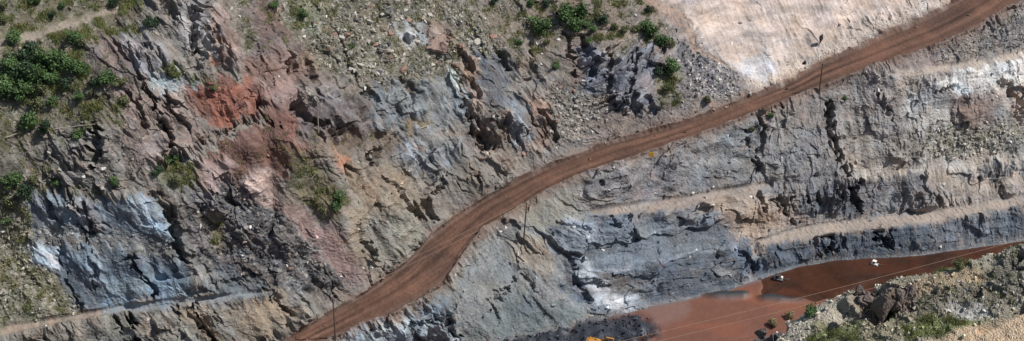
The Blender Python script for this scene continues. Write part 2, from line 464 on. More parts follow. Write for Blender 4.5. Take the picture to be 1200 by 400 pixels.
paint([(1010, 213), (1080, 206), (1100, 245), (1010, 250)], (112, 108, 106), 5, 1.0, 0.1, 0)
paint([(1080, 206), (1340, 178), (1340, 205), (1200, 226), (1110, 242)], (156, 143, 131), 5, 0.6, 0.1, 0)
paint([(1140, 198), (1340, 176), (1340, 190), (1150, 212)], (104, 104, 104), 3, 1.1, 0.05, 0)
paint([(820, 234), (905, 222), (918, 265), (880, 284), (838, 276), (828, 252)], (150, 130, 113), 6, 0.6, 0.1, 0)
paint([(905, 225), (935, 228), (940, 262), (912, 266)], (136, 122, 111), 5, 0.8, 0.1, 0)
# lower centre
paint([(620, 240), (690, 250), (740, 255), (830, 250), (880, 290), (905, 322), (850, 342), (790, 352), (700, 378), (640, 330)], (102, 109, 117), 8, 0.7, 0.2, 0)
paint([(750, 265), (830, 262), (850, 295), (760, 305)], (108, 114, 120), 7, 0.35, 0.1, 0)
paint([(760, 308), (850, 296), (900, 320), (800, 350), (770, 345)], (84, 89, 96), 6, 1.0, 0.1, 0)
paint([(640, 205), (690, 215), (690, 240), (650, 235)], (128, 122, 116), 5, 0.4, 0.2, 0)
paint([(612, 240), (650, 224), (690, 245), (680, 268), (620, 275)], (128, 123, 114), 6, 0.4, 0.2, 0)
paint([(470, 372), (525, 335), (560, 290), (620, 262), (650, 300), (665, 340), (690, 372), (600, 398), (470, 400)], (126, 127, 128), 8, 0.25, 0.3, 0)
paint([(600, 275), (640, 285), (645, 330), (625, 330), (600, 300)], (140, 126, 112), 6, 0.5, 0.2, 0)
paint([(600, 340), (670, 360), (690, 375), (600, 398), (540, 398)], (112, 118, 120), 7, 0.35, 0.15, 0)
paint([(395, 402), (470, 372), (520, 352), (540, 400), (480, 412), (395, 415)], (122, 128, 136), 5, 1.2, 0.1, 0)
paint([(395, 396), (450, 378), (490, 364), (495, 376), (400, 404)], (166, 172, 178), 4, 0.9, 0.1, 0)
paint([(672, 308), (688, 312), (704, 335), (735, 350), (745, 362), (712, 370), (695, 352), (680, 330)], (192, 192, 194), 7, 0.9, 0.1, 0)
paint([(650, 262), (690, 262), (700, 280), (660, 285)], (146, 150, 156), 5, 0.6, 0.1, 0)
paint([(690, 322), (730, 325), (745, 345), (705, 340)], (92, 88, 86), 5, 0.7, 0.2, 0)
paint([(655, 290), (675, 300), (690, 350), (665, 345)], (96, 104, 116), 5, 0.9, 0.1, 0)
paint([(850, 300), (900, 290), (985, 275), (1340, 222), (1340, 258), (1130, 290), (1060, 300), (980, 304), (900, 324), (870, 315)], (78, 86, 95), 5, 0.6, 0.05, 0)
paint([(1080, 262), (1180, 248), (1180, 275), (1100, 285)], (106, 110, 114), 7, 0.7, 0.1, 0)
# blue face at left
paint([(34, 229), (178, 233), (200, 262), (214, 300), (330, 342), (200, 352), (120, 366), (90, 360), (60, 315), (34, 290)], (88, 99, 108), 5, 0.42, 0.05, 0)
paint([(48, 232), (100, 232), (96, 262), (45, 264)], (116, 126, 133), 6, 0.6, 0.05, 0)
paint([(80, 232), (110, 236), (130, 290), (112, 288)], (118, 112, 110), 5, 1.2, 0.05, 0)
paint([(150, 234), (178, 236), (200, 268), (205, 290), (180, 275)], (146, 158, 166), 5, 0.5, 0.05, 0)
paint([(40, 264), (110, 266), (190, 280), (255, 318), (190, 303), (110, 292), (35, 285)], (100, 99, 97), 5, 0.3, 0.5, 0)
paint([(36, 286), (75, 288), (72, 308), (48, 312)], (178, 187, 192), 4, 0.7, 0, 0)
paint([(78, 290), (120, 300), (118, 318), (84, 308)], (116, 130, 140), 5, 0.7, 0, 0)
paint([(118, 325), (190, 318), (190, 345), (120, 358)], (116, 132, 143), 7, 0.4, 0.05, 0)
paint([(185, 325), (222, 335), (220, 348), (185, 348)], (140, 156, 166), 4, 0.5, 0.05, 0)
paint([(215, 300), (260, 318), (300, 338), (230, 345)], (110, 108, 106), 6, 0.7, 0.2, 0)
# under the left bench
paint([(-160, 400), (0, 395), (300, 348), (335, 345), (385, 372), (330, 405), (280, 470), (-160, 540)], (118, 111, 103), 6, 0.9, 0.2, 0)
paint([(262, 366), (300, 350), (334, 350), (345, 372), (325, 398), (288, 398)], (146, 128, 110), 6, 0.5, 0.1, 0)
paint([(212, 362), (240, 360), (262, 398), (240, 398)], (142, 122, 102), 6, 0.7, 0.1, 0)
paint([(110, 374), (155, 368), (160, 398), (125, 398)], (130, 124, 114), 5, 0.8, 0.1, 0)
# top right spoil above road verge is part of the sand; pit floor is separate

# joints and clefts: photo polyline, half width (m), depth (m)
CLEFTS = [
    ([(969, 122), (974, 150), (984, 176), (993, 198), (999, 216), (1004, 242)], 1.0, 4.0), ([(972, 132), (978, 150)], 1.2, 2.5),
    ([(199, 248), (203, 270), (204, 288), (213, 299)], 1.4, 4.0), ([(180, 228), (190, 240), (199, 250)], 0.9, 2.0),
    ([(152, 303), (168, 325), (179, 346)], 0.7, 2.2), ([(83, 232), (95, 262), (103, 285)], 0.6, 1.6), ([(100, 240), (112, 290)], 0.6, 1.6),
    ([(70, 292), (80, 330), (92, 360)], 0.5, 1.2), ([(60, 232), (58, 255)], 0.7, 2.0), ([(108, 296), (112, 340)], 0.4, 0.8),
    ([(452, 208), (468, 226), (478, 244), (490, 254)], 0.8, 2.5), ([(497, 238), (508, 252)], 1.0, 2.5), ([(498, 236), (522, 205)], 0.7, 1.5),
    ([(543, 128), (548, 140), (551, 156)], 1.0, 3.0), ([(558, 158), (572, 172)], 1.6, 3.5), ([(586, 150), (598, 166)], 1.0, 2.5),
    ([(538, 92), (550, 100), (556, 115)], 0.9, 2.0), ([(567, 128), (590, 156)], 0.7, 1.8), ([(536, 62), (545, 72), (548, 85)], 1.2, 2.5),
    ([(586, 66), (590, 80)], 1.0, 2.4), ([(636, 138), (640, 152)], 1.2, 3.0), ([(646, 148), (651, 164)], 0.8, 2.2),
    ([(224, 14), (228, 40), (224, 58)], 1.4, 3.5), ([(238, 40), (241, 62)], 1.2, 2.5), ([(250, 30), (254, 52)], 0.6, 1.2),
    ([(198, 8), (206, 20)], 1.6, 2.5), ([(620, 52), (625, 82)], 0.5, 1.4), ([(650, 2), (656, 30), (664, 40), (676, 98)], 0.7, 1.6),
    ([(683, 48), (692, 66), (694, 95)], 0.8, 2.4), ([(336, 68), (341, 84)], 1.1, 2.2), ([(358, 74), (362, 92)], 0.9, 2.0),
    ([(174, 104), (184, 122), (190, 140), (198, 170)], 0.8, 2.2), ([(194, 108), (204, 130), (220, 156)], 0.7, 1.8), ([(110, 155), (116, 175), (113, 192)], 1.6, 3.5),
    ([(150, 110), (160, 120), (172, 150)], 0.5, 1.2), ([(186, 60), (200, 92)], 0.5, 1.3), ([(170, 55), (180, 92)], 0.4, 1.0), ([(152, 55), (166, 92)], 0.4, 1.0),
    ([(714, 118), (722, 128), (730, 130)], 1.1, 2.0), ([(734, 122), (742, 130), (746, 128)], 1.2, 2.2), ([(758, 118), (764, 130)], 1.1, 2.0),
    ([(744, 62), (740, 100), (742, 122)], 0.7, 1.8), ([(716, 66), (712, 90), (716, 112)], 0.9, 2.0),
    ([(970, 274), (976, 292)], 1.5, 3.0), ([(1030, 263), (1036, 288)], 1.4, 3.2), ([(1046, 266), (1041, 288)], 0.8, 2.2), ([(955, 282), (962, 296)], 1.0, 1.6),
    ([(890, 142), (893, 160), (889, 178), (884, 200)], 0.6, 1.8), ([(870, 150), (874, 178)], 0.6, 1.4), ([(855, 160), (858, 180)], 0.5, 1.2),
    ([(1180, 100), (1190, 118), (1199, 138)], 1.1, 3.0), ([(1103, 106), (1118, 100)], 0.8, 1.6), ([(1030, 112), (1042, 140)], 0.5, 1.5), ([(1035, 115), (1040, 136)], 0.5, 1.0),
    ([(226, 358), (236, 376), (250, 398)], 0.8, 2.4), ([(154, 368), (158, 398)], 1.0, 2.6), ([(204, 360), (214, 395)], 0.5, 1.2), ([(135, 372), (146, 396)], 0.8, 2.0),
    ([(508, 372), (522, 380), (532, 396)], 1.2, 2.2), ([(470, 382), (500, 376), (516, 378)], 1.0, 1.6), ([(570, 352), (582, 372)], 0.6, 0.8),
    ([(608, 318), (622, 340)], 0.7, 1.0), ([(668, 300), (674, 330), (690, 352)], 0.8, 1.8), ([(686, 362), (708, 374)], 0.7, 1.2),
    ([(716, 252), (726, 268), (744, 280)], 0.8, 1.5), ([(735, 256), (744, 276)], 0.7, 1.4), ([(650, 262), (690, 274), (730, 290)], 0.5, 0.9),
    ([(870, 300), (880, 318)], 1.0, 1.8), ([(888, 228), (896, 245)], 0.9, 2.0), ([(820, 240), (826, 252)], 1.2, 2.2), ([(912, 230), (918, 248), (930, 262)], 0.7, 2.4),
    ([(322, 352), (340, 368)], 0.8, 2.0), ([(310, 340), (330, 350)], 0.6, 1.0), ([(300, 120), (330, 150)], 0.6, 1.2), ([(344, 128), (362, 142), (378, 148)], 1.5, 2.8),
    ([(375, 150), (395, 158)], 1.0, 2.0), ([(430, 108), (440, 120)], 1.0, 2.2), ([(436, 178), (446, 192)], 1.2, 2.4), ([(220, 345), (300, 322)], 0.5, 0.8),
    ([(430, 285), (442, 305)], 0.9, 2.0), ([(416, 262), (430, 290)], 0.5, 1.0), ([(600, 330), (588, 350)], 0.7, 1.0), ([(1082, 205), (1082, 225), (1105, 242)], 0.6, 1.5),
    ([(925, 230), (928, 245)], 0.6, 1.4), ([(945, 228), (950, 245)], 0.5, 1.2), ([(958, 226), (962, 240)], 0.5, 1.2), ([(985, 222), (988, 238)], 0.5, 1.2),
    ([(190, 196), (256, 160), (300, 140)], 0.9, 1.2), ([(200, 118), (212, 140)], 0.5, 1.0)]
BUMPS = [((292, 172), 9.0, 5.0, 1.5), ((735, 100), 8.0, 7.0, 2.5), ((530, 60), 7, 5, 1.5), ((240, 35), 6, 6, 2.2), ((505, 115), 10, 6, 1.5), ((1110, 112), 5, 3, 1.4),
         ((420, 135), 6, 4, 1.6), ((575, 95), 5, 5, 1.2), ((600, 145), 5, 5, 1.6), ((860, 255), 7, 4, 1.3), ((160, 75), 6, 5, 1.2), ((930, 190), 10, 8, 1.5),
         ((1050, 180), 12, 8, 1.2), ((640, 320), 6, 5, 1.5), ((500, 375), 5, 4, 1.4), ((300, 375), 5, 4, 1.3), ((770, 320), 8, 5, 1.4), ((700, 270), 8, 4, 1.2)]


def msample(M, px, py):
    x = np.clip(px - MX0, 0, MW - 1.01); y = np.clip(py - MY0, 0, MH - 1.01)
    ix, iy = x.astype(int), y.astype(int)
    fx, fy = x - ix, y - iy
    if M.ndim == 3:
        fx, fy = fx[:, None], fy[:, None]
    return M[iy, ix] * (1 - fx) * (1 - fy) + M[iy, ix + 1] * fx * (1 - fy) + M[iy + 1, ix] * (1 - fx) * fy + M[iy + 1, ix + 1] * fx * fy


def band(u, l, px, py, x0, x1):
    """Signed position inside a track: >0 inside, in pixels from the nearest edge."""
    U, L = ip(u, px), ip(l, px)
    d = np.minimum(py - U, L - py)
    d = np.where((px < x0) | (px > x1), -50, d)
    return d, (py - U) / np.maximum(L - U, 1)


# ------------------------------------------------------------------ build the wall grid: columns across, equal steps along each profile
xs = np.concatenate([np.linspace(-178, -134.5, 60), np.linspace(-134, 134, 1330), np.linspace(134.5, 196, 80)])
COLS, ROWS = len(xs), 590
tb = np.array([survey(x, y + 6, -1.0) for x, y, z in toe])
tt = np.array([survey(*p) for p in [(-160, -100, 84), (20, -75, 79), (220, -75, 78), (320, -75, 73), (420, -70, 69.5), (520, -70, 62.6), (620, -70, 58.8),
                                    (720, -75, 57.3), (820, -80, 55), (920, -90, 55.8), (1020, -95, 54.4), (1120, -105, 56.4), (1340, -150, 64)]])
yb = np.interp(xs, tb[:, 0], tb[:, 1]); yt = np.interp(xs, tt[:, 0], tt[:, 1])
NF = 900
F = np.linspace(0, 1, NF)
P3 = np.zeros((ROWS, COLS, 3), np.float32)
for i in range(COLS):
    y = yb[i] + (yt[i] - yb[i]) * F
    z = hm(np.full(NF, xs[i]), y)
    ppy = 200.0 - FPX * (y * SP + (z - CAM_H) * CP) / (y * CP - (z - CAM_H) * SP)
    wt = 0.22 + 0.78 * smooth(-45, -15, ppy) * smooth(440, 415, ppy)         # coarser out of frame
    s = np.concatenate([[0], np.cumsum(np.hypot(np.diff(y), np.diff(z)) * wt[1:])])
    q = np.linspace(0, s[-1], ROWS)
    P3[:, i, 0] = xs[i]; P3[:, i, 1] = np.interp(q, s, y); P3[:, i, 2] = np.interp(q, s, z)
# keep neighbouring columns in step
for k in range(2):
    P3[:, 1:-1] = (P3[:, :-2] + 2 * P3[:, 1:-1] + P3[:, 2:]) / 4


def grid_normals(P):
    du = np.gradient(P, axis=1); dv = np.gradient(P, axis=0)
    n = np.cross(du, dv)
    return n / (np.linalg.norm(n, axis=2, keepdims=True) + 1e-9)


N3 = grid_normals(P3)
P = P3.reshape(-1, 3).copy(); N = N3.reshape(-1, 3).copy()
PX, PY, PD = sight(P)
x, y, z = P[:, 0], P[:, 1], P[:, 2]
WD = np.array([0.95, 0.31])                        # strike of the wall
S = x * WD[0] + y * WD[1]                          # metres along the wall
T = z * 1.25 + (y * WD[0] - x * WD[1]) * 0.35      # metres up the face
w1 = fbm(S / 9, T / 9, None, 3, 3); w2 = fbm(S / 9 + 40, T / 9, None, 3, 9)
lean0 = 0.36 - 0.42 * smooth(640, 900, PX)
e1 = fbm((S + T * lean0) / 1.5, T / 8, None, 3, 7) * 20                    # beds interfinger along their dip
wpx = PX + w1 * 15 + vnoise(S / 2, T / 2, None, 5) * 5 + e1 * 0.55
wpy = PY + w2 * 13 + vnoise(S / 2, T / 2, None, 6) * 5 + e1
rough = msample(MR, wpx, wpy); stones = msample(MS, wpx, wpy); grassy = msample(MV, wpx, wpy)
col = msample(MC, wpx, wpy)

jag = vnoise(S / 3.0, T / 3.0, None, 21) * 2.2 + vnoise(S / 0.9, T / 0.9, None, 22) * 1.0
d_road, t_road = band(road_u, road_l, PX, PY, 300, 1335)
d_bl, _ = band(bl_u, bl_l, PX, PY, -200, 322)
d_b1, _ = band(b1_u, b1_l, PX, PY, 890, 1345)
d_b2, _ = band(b2_u, b2_l, PX, PY, 690, 904)
d_b3, _ = band(b3_u, b3_l, PX, PY, 1042, 1345)
d_tr, _ = band(tr_u, tr_l, PX, PY, -200, 141)
d_bench = np.maximum.reduce([d_bl, d_b1, d_b2, d_b3, d_tr])
flat = np.maximum(smooth(-3.5, 2.5, d_road), smooth(-3.0, 2.0, d_bench))

# relief
LEAN = 0.36 - 0.42 * smooth(640, 900, PX)
q1 = fbm(S / 3.2, T / 3.2, None, 2, 25) * 0.7
q2 = fbm(S / 3.2 + 70, T / 3.2, None, 2, 26) * 0.7
sh = S + T * LEAN + q1                              # joints lean down to the right
tq = T + q2
rib = fbm(sh / 2.4, tq / 16.0, None, 3, 31, ridged=True)
rib2 = fbm(sh / 0.95, tq / 7.5, None, 3, 33, ridged=True)
big = fbm(S / 15, T / 12, y / 30, 3, 41)
rg = fbm(S / 6.5 + big, T / 8 + big, None, 4, 51, ridged=True)
va, ja = blocks(sh / 2.2 + 0.5 * w1, tq / 6.0 + 0.5 * w2, 61, 2.2)
vb, jb = blocks(sh / 0.95 + 0.6 * w1, tq / 2.4 + 0.6 * w2, 62, 2.0)
vc, jc = blocks(S / 0.62, T / 0.62, 63)
fine = fbm(S / 1.1, T / 1.1, y / 1.1, 4, 71, gain=0.6)
cragm = 0.20 + 1.0 * smooth(-0.2, 0.4, fbm(S / 11, T / 9, None, 3, 73))     # crags come and go
vA, jA = blocks((S + T * LEAN) / 5.5 + 0.9 * w1 + 0.2 * q1, T / 8.5 + 0.9 * w2 + 0.2 * q2, 64, 2.4)
gul = fbm(sh / 7.5, tq / 38, None, 2, 35, ridged=True)
right = smooth(660, 860, PX)
bed = fbm(T / 2.0 + 0.03 * S + 0.25 * q2, S / 26, None, 3, 76)
bed = np.sign(bed) * np.abs(bed) ** 0.6                                        # stepped strata
disp = (big * 1.9 + rg * (0.25 + 0.5 * cragm) + gul * 1.5 * (1 - 0.5 * right) + vA * 1.0 * cragm + (rib * 0.80 + rib2 * 0.18 + va * 0.52 + vb * 0.22) * cragm
        + bed * 0.28 * right * (0.4 + 0.8 * smooth(-0.3, 0.3, fbm(S / 14, T / 10, None, 2, 77)))
        - 0.35 * (1 - smooth(0.0, 0.08, jA)) * smooth(-0.1, 0.5, vnoise(S / 5, T / 5, None, 75))) * np.minimum(rough * 0.86, 1.05)
disp += fine * (0.08 + 0.09 * rough) + vc * 0.20 * (0.03 + stones)
disp += big * 0.8 * (1 - rough).clip(0, 1)
# erosion rills on loose ground
rill = fbm(S / 1.6, T / 14, None, 3, 81)
disp += rill * 0.34 * (1 - np.clip(rough, 0, 1))
sl = np.clip((0.3 - rough) / 0.2, 0, 1)
disp += sl * (fbm((S + 0.8 * T) / 14, (T - 0.2 * S) / 5.5, None, 3, 83) * 1.3 + fbm((S + 0.8 * T) / 7, (T - 0.2 * S) / 2.2, None, 3, 85) * 0.35)
for (bx, by), rx, ry, h in BUMPS:
    r = ((PX - bx) / (rx * 5)) ** 2 + ((PY - by) / (ry * 5)) ** 2
    disp += h * np.exp(-r * 1.6)
cleft = np.zeros_like(S)
for line, wid, dep in CLEFTS:
    L = np.array(line, float)
    m = 14
    sel = np.where((PX > L[:, 0].min() - m) & (PX < L[:, 0].max() + m) & (PY > L[:, 1].min() - m) & (PY < L[:, 1].max() + m))[0]
    if len(sel) == 0:
        continue
    hi = vnoise(S[sel] / 1.5, T[sel] / 1.5, None, 90)
    qx = PX[sel] + w1[sel] * 9 + q1[sel] * 3 + hi * 4.0
    qy = PY[sel]
    best = np.full(len(sel), 1e9)
    for (ax, ay), (bx, by) in zip(L[:-1], L[1:]):
        t = np.clip(((qx - ax) * (bx - ax) + (qy - ay) * (by - ay)) / ((bx - ax) ** 2 + (by - ay) ** 2), 0, 1)
        best = np.minimum(best, np.hypot(qx - ax - t * (bx - ax), qy - ay - t * (by - ay)))
    best = best + vb[sel] * 2.2 + va[sel] * 1.8
    wv = wid * 5 * (0.8 + 0.5 * vnoise(T[sel] / 2.2, S[sel] / 6, None, 91) + 0.35 * hi)
    k = dep * 0.9 * np.clip(1.15 - best / np.maximum(wv, 0.6), 0, 1) ** 0.7
    cleft[sel] = np.maximum(cleft[sel], k)
disp -= cleft
disp *= (1 - flat) * (0.25 + 0.75 * smooth(0.0, 3.0, z))
# ruts and berms on the tracks
rut = fbm(t_road * 9, PX / 160, None, 3, 95)
disp += flat * (smooth(-1, 2, d_road) * (rut * 0.22 + fine * 0.10 + vnoise(PX / 18, PY / 9, None, 99) * 0.18) + smooth(-1, 2, d_bench) * (fine * 0.2 + vc * 0.08))
berm = np.exp(-((d_road + 0.2 + jag * 0.6) / 1.5) ** 2)
disp += berm * (0.8 + 1.0 * fbm(S / 5, T / 3, None, 3, 97))
P = P + N * disp[:, None]
PG = P.reshape(ROWS, COLS, 3)

# ------------------------------------------------------------------ surface colours: rock staining, streaks, road tracks
var = fbm(S / 5, T / 5, y / 9, 4, 101)
spk = vnoise(S / 0.45, T / 0.45, None, 103)
stk = fbm(sh / 0.9, T / 11, None, 4, 105)
warm = fbm(S / 7, T / 7, None, 3, 107)
rk = np.clip(rough, 0, 1.1)
vd, _jd = blocks(sh / 4.5 + 1.2 * w1, tq / 6.5 + 1.2 * w2, 131, 0.3)
ve, _je = blocks(sh / 1.5 + 1.2 * w1, tq / 2.6 + w2, 132, 0.3)
c = col * (1 + 0.34 * var + 0.20 * spk + (0.62 * stk + 0.18 * vb + 0.14 * ve + 0.12 * vA) * (0.25 + 0.75 * rk))[:, None]
# beds and lenses of other rock: warm brown, blue grey, pink, pale
pal = lin([(138, 108, 92), (96, 104, 114), (150, 122, 112), (160, 156, 150), (110, 96, 88), (120, 122, 122)])
ki = (((vd + ve * 0.35) * 0.5 + 0.5) * 5.99).clip(0, 5).astype(int)
mixk = (0.30 * rk * smooth(-0.15, 0.4, fbm(S / 8, T / 6, None, 3, 133)) + 0.04)[:, None]
c = c * (1 - mixk) + pal[ki] * (c.mean(1) / col.mean(1).clip(0.02, 1))[:, None] * mixk
c = c * (1 + np.stack([0.16 * warm, 0.02 * warm, -0.16 * warm], 1)) * (1 + np.array([-0.045, 0.005, 0.05]) * smooth(0.1, 0.4, rough)[:, None])
# rusty and pale stains on rock
st = smooth(0.22, 0.5, fbm(sh / 3.5, T / 8, None, 4, 111)) * np.clip(rough, 0, 1) * 0.45
c = c * (1 - st[:, None]) + c.mean(1, keepdims=True) * lin((224, 184, 160)) * 2.0 * st[:, None]
pl = smooth(0.25, 0.55, fbm(sh / 1.6, T / 4, None, 4, 113)) * np.clip(rough, 0, 1) * 0.55
c = c * (1 - pl[:, None]) + (c * 0.5 + lin((196, 196, 196)) * 0.62) * pl[:, None]
bf = msample(polymask([(34, 229), (178, 233), (200, 262), (214, 300), (260, 330), (200, 352), (120, 366), (90, 360), (60, 315), (34, 290)], 10), wpx, wpy)
ps = smooth(0.12, 0.5, fbm(sh / 1.1, tq / 5, None, 4, 119)) * bf * 0.6
c = c * (1 - ps[:, None]) + lin((168, 177, 184)) * ps[:, None]
# grass stain
gm = grassy * smooth(-0.1, 0.35, fbm(S / 3, T / 3, None, 4, 115))
c = c * (1 - 0.5 * gm[:, None]) + lin((98, 104, 62)) * 0.5 * gm[:, None]
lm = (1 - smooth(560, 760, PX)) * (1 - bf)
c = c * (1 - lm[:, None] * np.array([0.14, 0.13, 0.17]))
# loose stones flecks
vs, js = blocks(S / 0.8, T / 0.8, 117)
fl = smooth(0.55, 0.9, vs) * np.clip(stones, 0, 1) * 0.6
c = c * (1 - fl[:, None]) + lin((178, 170, 158)) * fl[:, None]
# bench dust
bd = smooth(-4, 4, d_bench + jag * 2.2) * (0.45 + 0.55 * smooth(-0.35, 0.25, var))
bench_col = np.where((PX < 340)[:, None] & (PY > 200)[:, None], lin((146, 128, 112)), lin((148, 134, 122)))
bench_col = np.where(((PX > 120) & (PX < 340) & (PY > 200))[:, None], lin((128, 134, 138)), bench_col)
bench_col = np.where((d_b1 > -5)[:, None], lin((154, 140, 128)), bench_col)
bd = np.where(d_b1 > -5, np.maximum(bd, 0.8 * smooth(-1.5, 4, d_b1 + jag * 1.5)), bd)
bench_col = np.where((d_tr > -4)[:, None], lin((142, 130, 116)), bench_col)
bench_col = np.where((d_b3 > -4)[:, None], lin((166, 152, 138)), bench_col)
c = c * (1 - bd[:, None]) + bench_col * (1 + 0.12 * var + 0.08 * spk)[:, None] * bd[:, None]
rim = smooth(1.3, 0.2, P[:, 2] + fine * 0.8)[:, None] * 0.6
c = c * (1 - rim) + lin((122, 124, 127)) * rim
spill = smooth(-13, -1, d_road + jag * 2.5 + 6 * vnoise(S / 4, T / 4, None, 129)) * smooth(300, 360, PX) * 0.55
c = c * (1 - spill[:, None]) + lin((118, 95, 82)) * (1 + 0.2 * var + 0.15 * spk)[:, None] * spill[:, None]
# haul road
rd = smooth(-3.0, 2.6, d_road + jag * 1.6)
tw = t_road + 0.05 * vnoise(PX / 60, t_road * 2, None, 121)
trk = fbm(tw * 6, PX / 120, None, 4, 123)
trk2 = np.cos(tw * 2 * math.pi * 3.0 + 0.6) * smooth(-0.4, 0.3, vnoise(PX / 90, tw * 3, None, 127))
patch = fbm(PX / 55, PY / 40, None, 3, 125)
rc = lin((102, 73, 58)) * (1 + 0.36 * trk + 0.50 * patch + 0.12 * spk + 0.16 * fine + 0.34 * trk2)[:, None]
rc = rc * (1 + np.stack([0.10 * patch, 0 * patch, -0.10 * patch], 1))
edge = smooth(0.78, 1.02, tw)[:, None] * 0.55 + smooth(0.2, 0.0, tw)[:, None] * 0.45
rc = rc * (1 - edge) + lin((104, 86, 77)) * edge
c = c * (1 - rd[:, None]) + rc * rd[:, None]
sandm = msample(polymask([(755, -120), (1180, -120), (1060, 10), (965, 58), (890, 98), (868, 96), (842, 66), (792, 18), (770, -5)], 6), wpx, wpy)
sv1 = fbm(S / 9 + T / 30, T / 3, None, 5, 141)
c = c * (1 + sandm * (0.6 * sv1 + 0.25 * fine))[:, None]
lum = c @ np.array([0.3, 0.55, 0.15])
c = np.clip(lum[:, None] + (c - lum[:, None]) * 0.90, 0.006, 0.85)


# ------------------------------------------------------------------ materials
def new_mat(name):
    m = bpy.data.materials.new(name)
    m.use_nodes = True
    nt = m.node_tree
    b = nt.nodes['Principled BSDF']
    return m, nt, b


def earth_mat(name, bump=0.6, scale=2.2, rough=0.95, var=0.35, spec=0.25):
    """Vertex colour holds the rock's own colour; noise adds grain and relief."""
    m, nt, b = new_mat(name)
    at = nt.nodes.new('ShaderNodeAttribute'); at.attribute_name = 'Col'
    tc = nt.nodes.new('ShaderNodeTexCoord')
    n1 = nt.nodes.new('ShaderNodeTexNoise'); n1.inputs['Scale'].default_value = scale; n1.inputs['Detail'].default_value = 6; n1.inputs['Roughness'].default_value = 0.68
    n2 = nt.nodes.new('ShaderNodeTexVoronoi'); n2.inputs['Scale'].default_value = scale * 0.9
    mr = nt.nodes.new('ShaderNodeMapRange'); mr.inputs['From Min'].default_value = 0.25; mr.inputs['From Max'].default_value = 0.75
    mr.inputs['To Min'].default_value = 1 - var; mr.inputs['To Max'].default_value = 1 + var
    mx = nt.nodes.new('ShaderNodeMix'); mx.data_type = 'RGBA'; mx.blend_type = 'MULTIPLY'; mx.inputs['Factor'].default_value = 1.0
    ad = nt.nodes.new('ShaderNodeMath'); ad.operation = 'ADD'
    bp = nt.nodes.new('ShaderNodeBump'); bp.inputs['Strength'].default_value = bump; bp.inputs['Distance'].default_value = 0.25
    L = nt.links.new
    L(tc.outputs['Object'], n1.inputs['Vector']); L(tc.outputs['Object'], n2.inputs['Vector'])
    L(n1.outputs['Fac'], mr.inputs['Value']); L(at.outputs['Color'], mx.inputs['A']); L(mr.outputs['Result'], mx.inputs['B'])
    L(mx.outputs['Result'], b.inputs['Base Color'])
    L(n1.outputs['Fac'], ad.inputs[0]); L(n2.outputs['Distance'], ad.inputs[1]); L(ad.outputs[0], bp.inputs['Height']); L(bp.outputs['Normal'], b.inputs['Normal'])
    b.inputs['Roughness'].default_value = rough
    b.inputs['Specular IOR Level'].default_value = spec
    return m


def plain_mat(name, srgb, rough=0.7, metal=0.0, var=0.2, scale=6.0):
    m, nt, b = new_mat(name)
    tc = nt.nodes.new('ShaderNodeTexCoord')
    n1 = nt.nodes.new('ShaderNodeTexNoise'); n1.inputs['Scale'].default_value = scale; n1.inputs['Detail'].default_value = 5
    cr = nt.nodes.new('ShaderNodeValToRGB')
    base = lin(srgb)
    cr.color_ramp.elements[0].position = 0.3; cr.color_ramp.elements[1].position = 0.7
    cr.color_ramp.elements[0].color = (*(base * (1 - var)), 1); cr.color_ramp.elements[1].color = (*np.minimum(base * (1 + var), 0.9), 1)
    nt.links.new(tc.outputs['Object'], n1.inputs['Vector']); nt.links.new(n1.outputs['Fac'], cr.inputs['Fac']); nt.links.new(cr.outputs['Color'], b.inputs['Base Color'])
    b.inputs['Roughness'].default_value = rough; b.inputs['Metallic'].default_value = metal
    return m


M_ROCK = earth_mat('rock', 0.45, 2.0, var=0.26)
M_ROAD = earth_mat('road_dirt', 0.35, 1.2, var=0.14)
M_SAND = earth_mat('sand', 0.3, 1.0, var=0.10)
M_SCREE = earth_mat('scree', 0.6, 2.6, var=0.3)


def mesh_from(name, verts, faces, cols=None, mat=None, smooth_shade=False):
    me = bpy.data.meshes.new(name)
    nv, nf = len(verts), len(faces)
    k = faces.shape[1]
    me.vertices.add(nv); me.loops.add(nf * k); me.polygons.add(nf)
    me.vertices.foreach_set('co', np.asarray(verts, np.float32).ravel())
    me.loops.foreach_set('vertex_index', np.asarray(faces, np.int32).ravel())
    me.polygons.foreach_set('loop_start', np.arange(0, nf * k, k, dtype=np.int32))
    me.polygons.foreach_set('loop_total', np.full(nf, k, np.int32))
    me.polygons.foreach_set('use_smooth', np.full(nf, smooth_shade, bool))
    me.update(calc_edges=True)
    if cols is not None:
        a = me.color_attributes.new('Col', 'FLOAT_COLOR', 'POINT')
        a.data.foreach_set('color', np.concatenate([cols, np.ones((nv, 1))], 1).astype(np.float32).ravel())
    if mat:
        me.materials.append(mat)
    return me


def link(name, data, parent=None, loc=None):
    o = bpy.data.objects.new(name, data)
    scene.collection.objects.link(o)
    if parent is not None:
        o.parent = parent
    if loc is not None:
        o.location = loc
    return o


def structure(o, label=None):
    o['kind'] = 'structure'
    if label:
        o['label'] = label
    return o


def tag(o, label, cat, group=None):
    o['label'] = label; o['category'] = cat
    if group:
        o['group'] = group
    return o


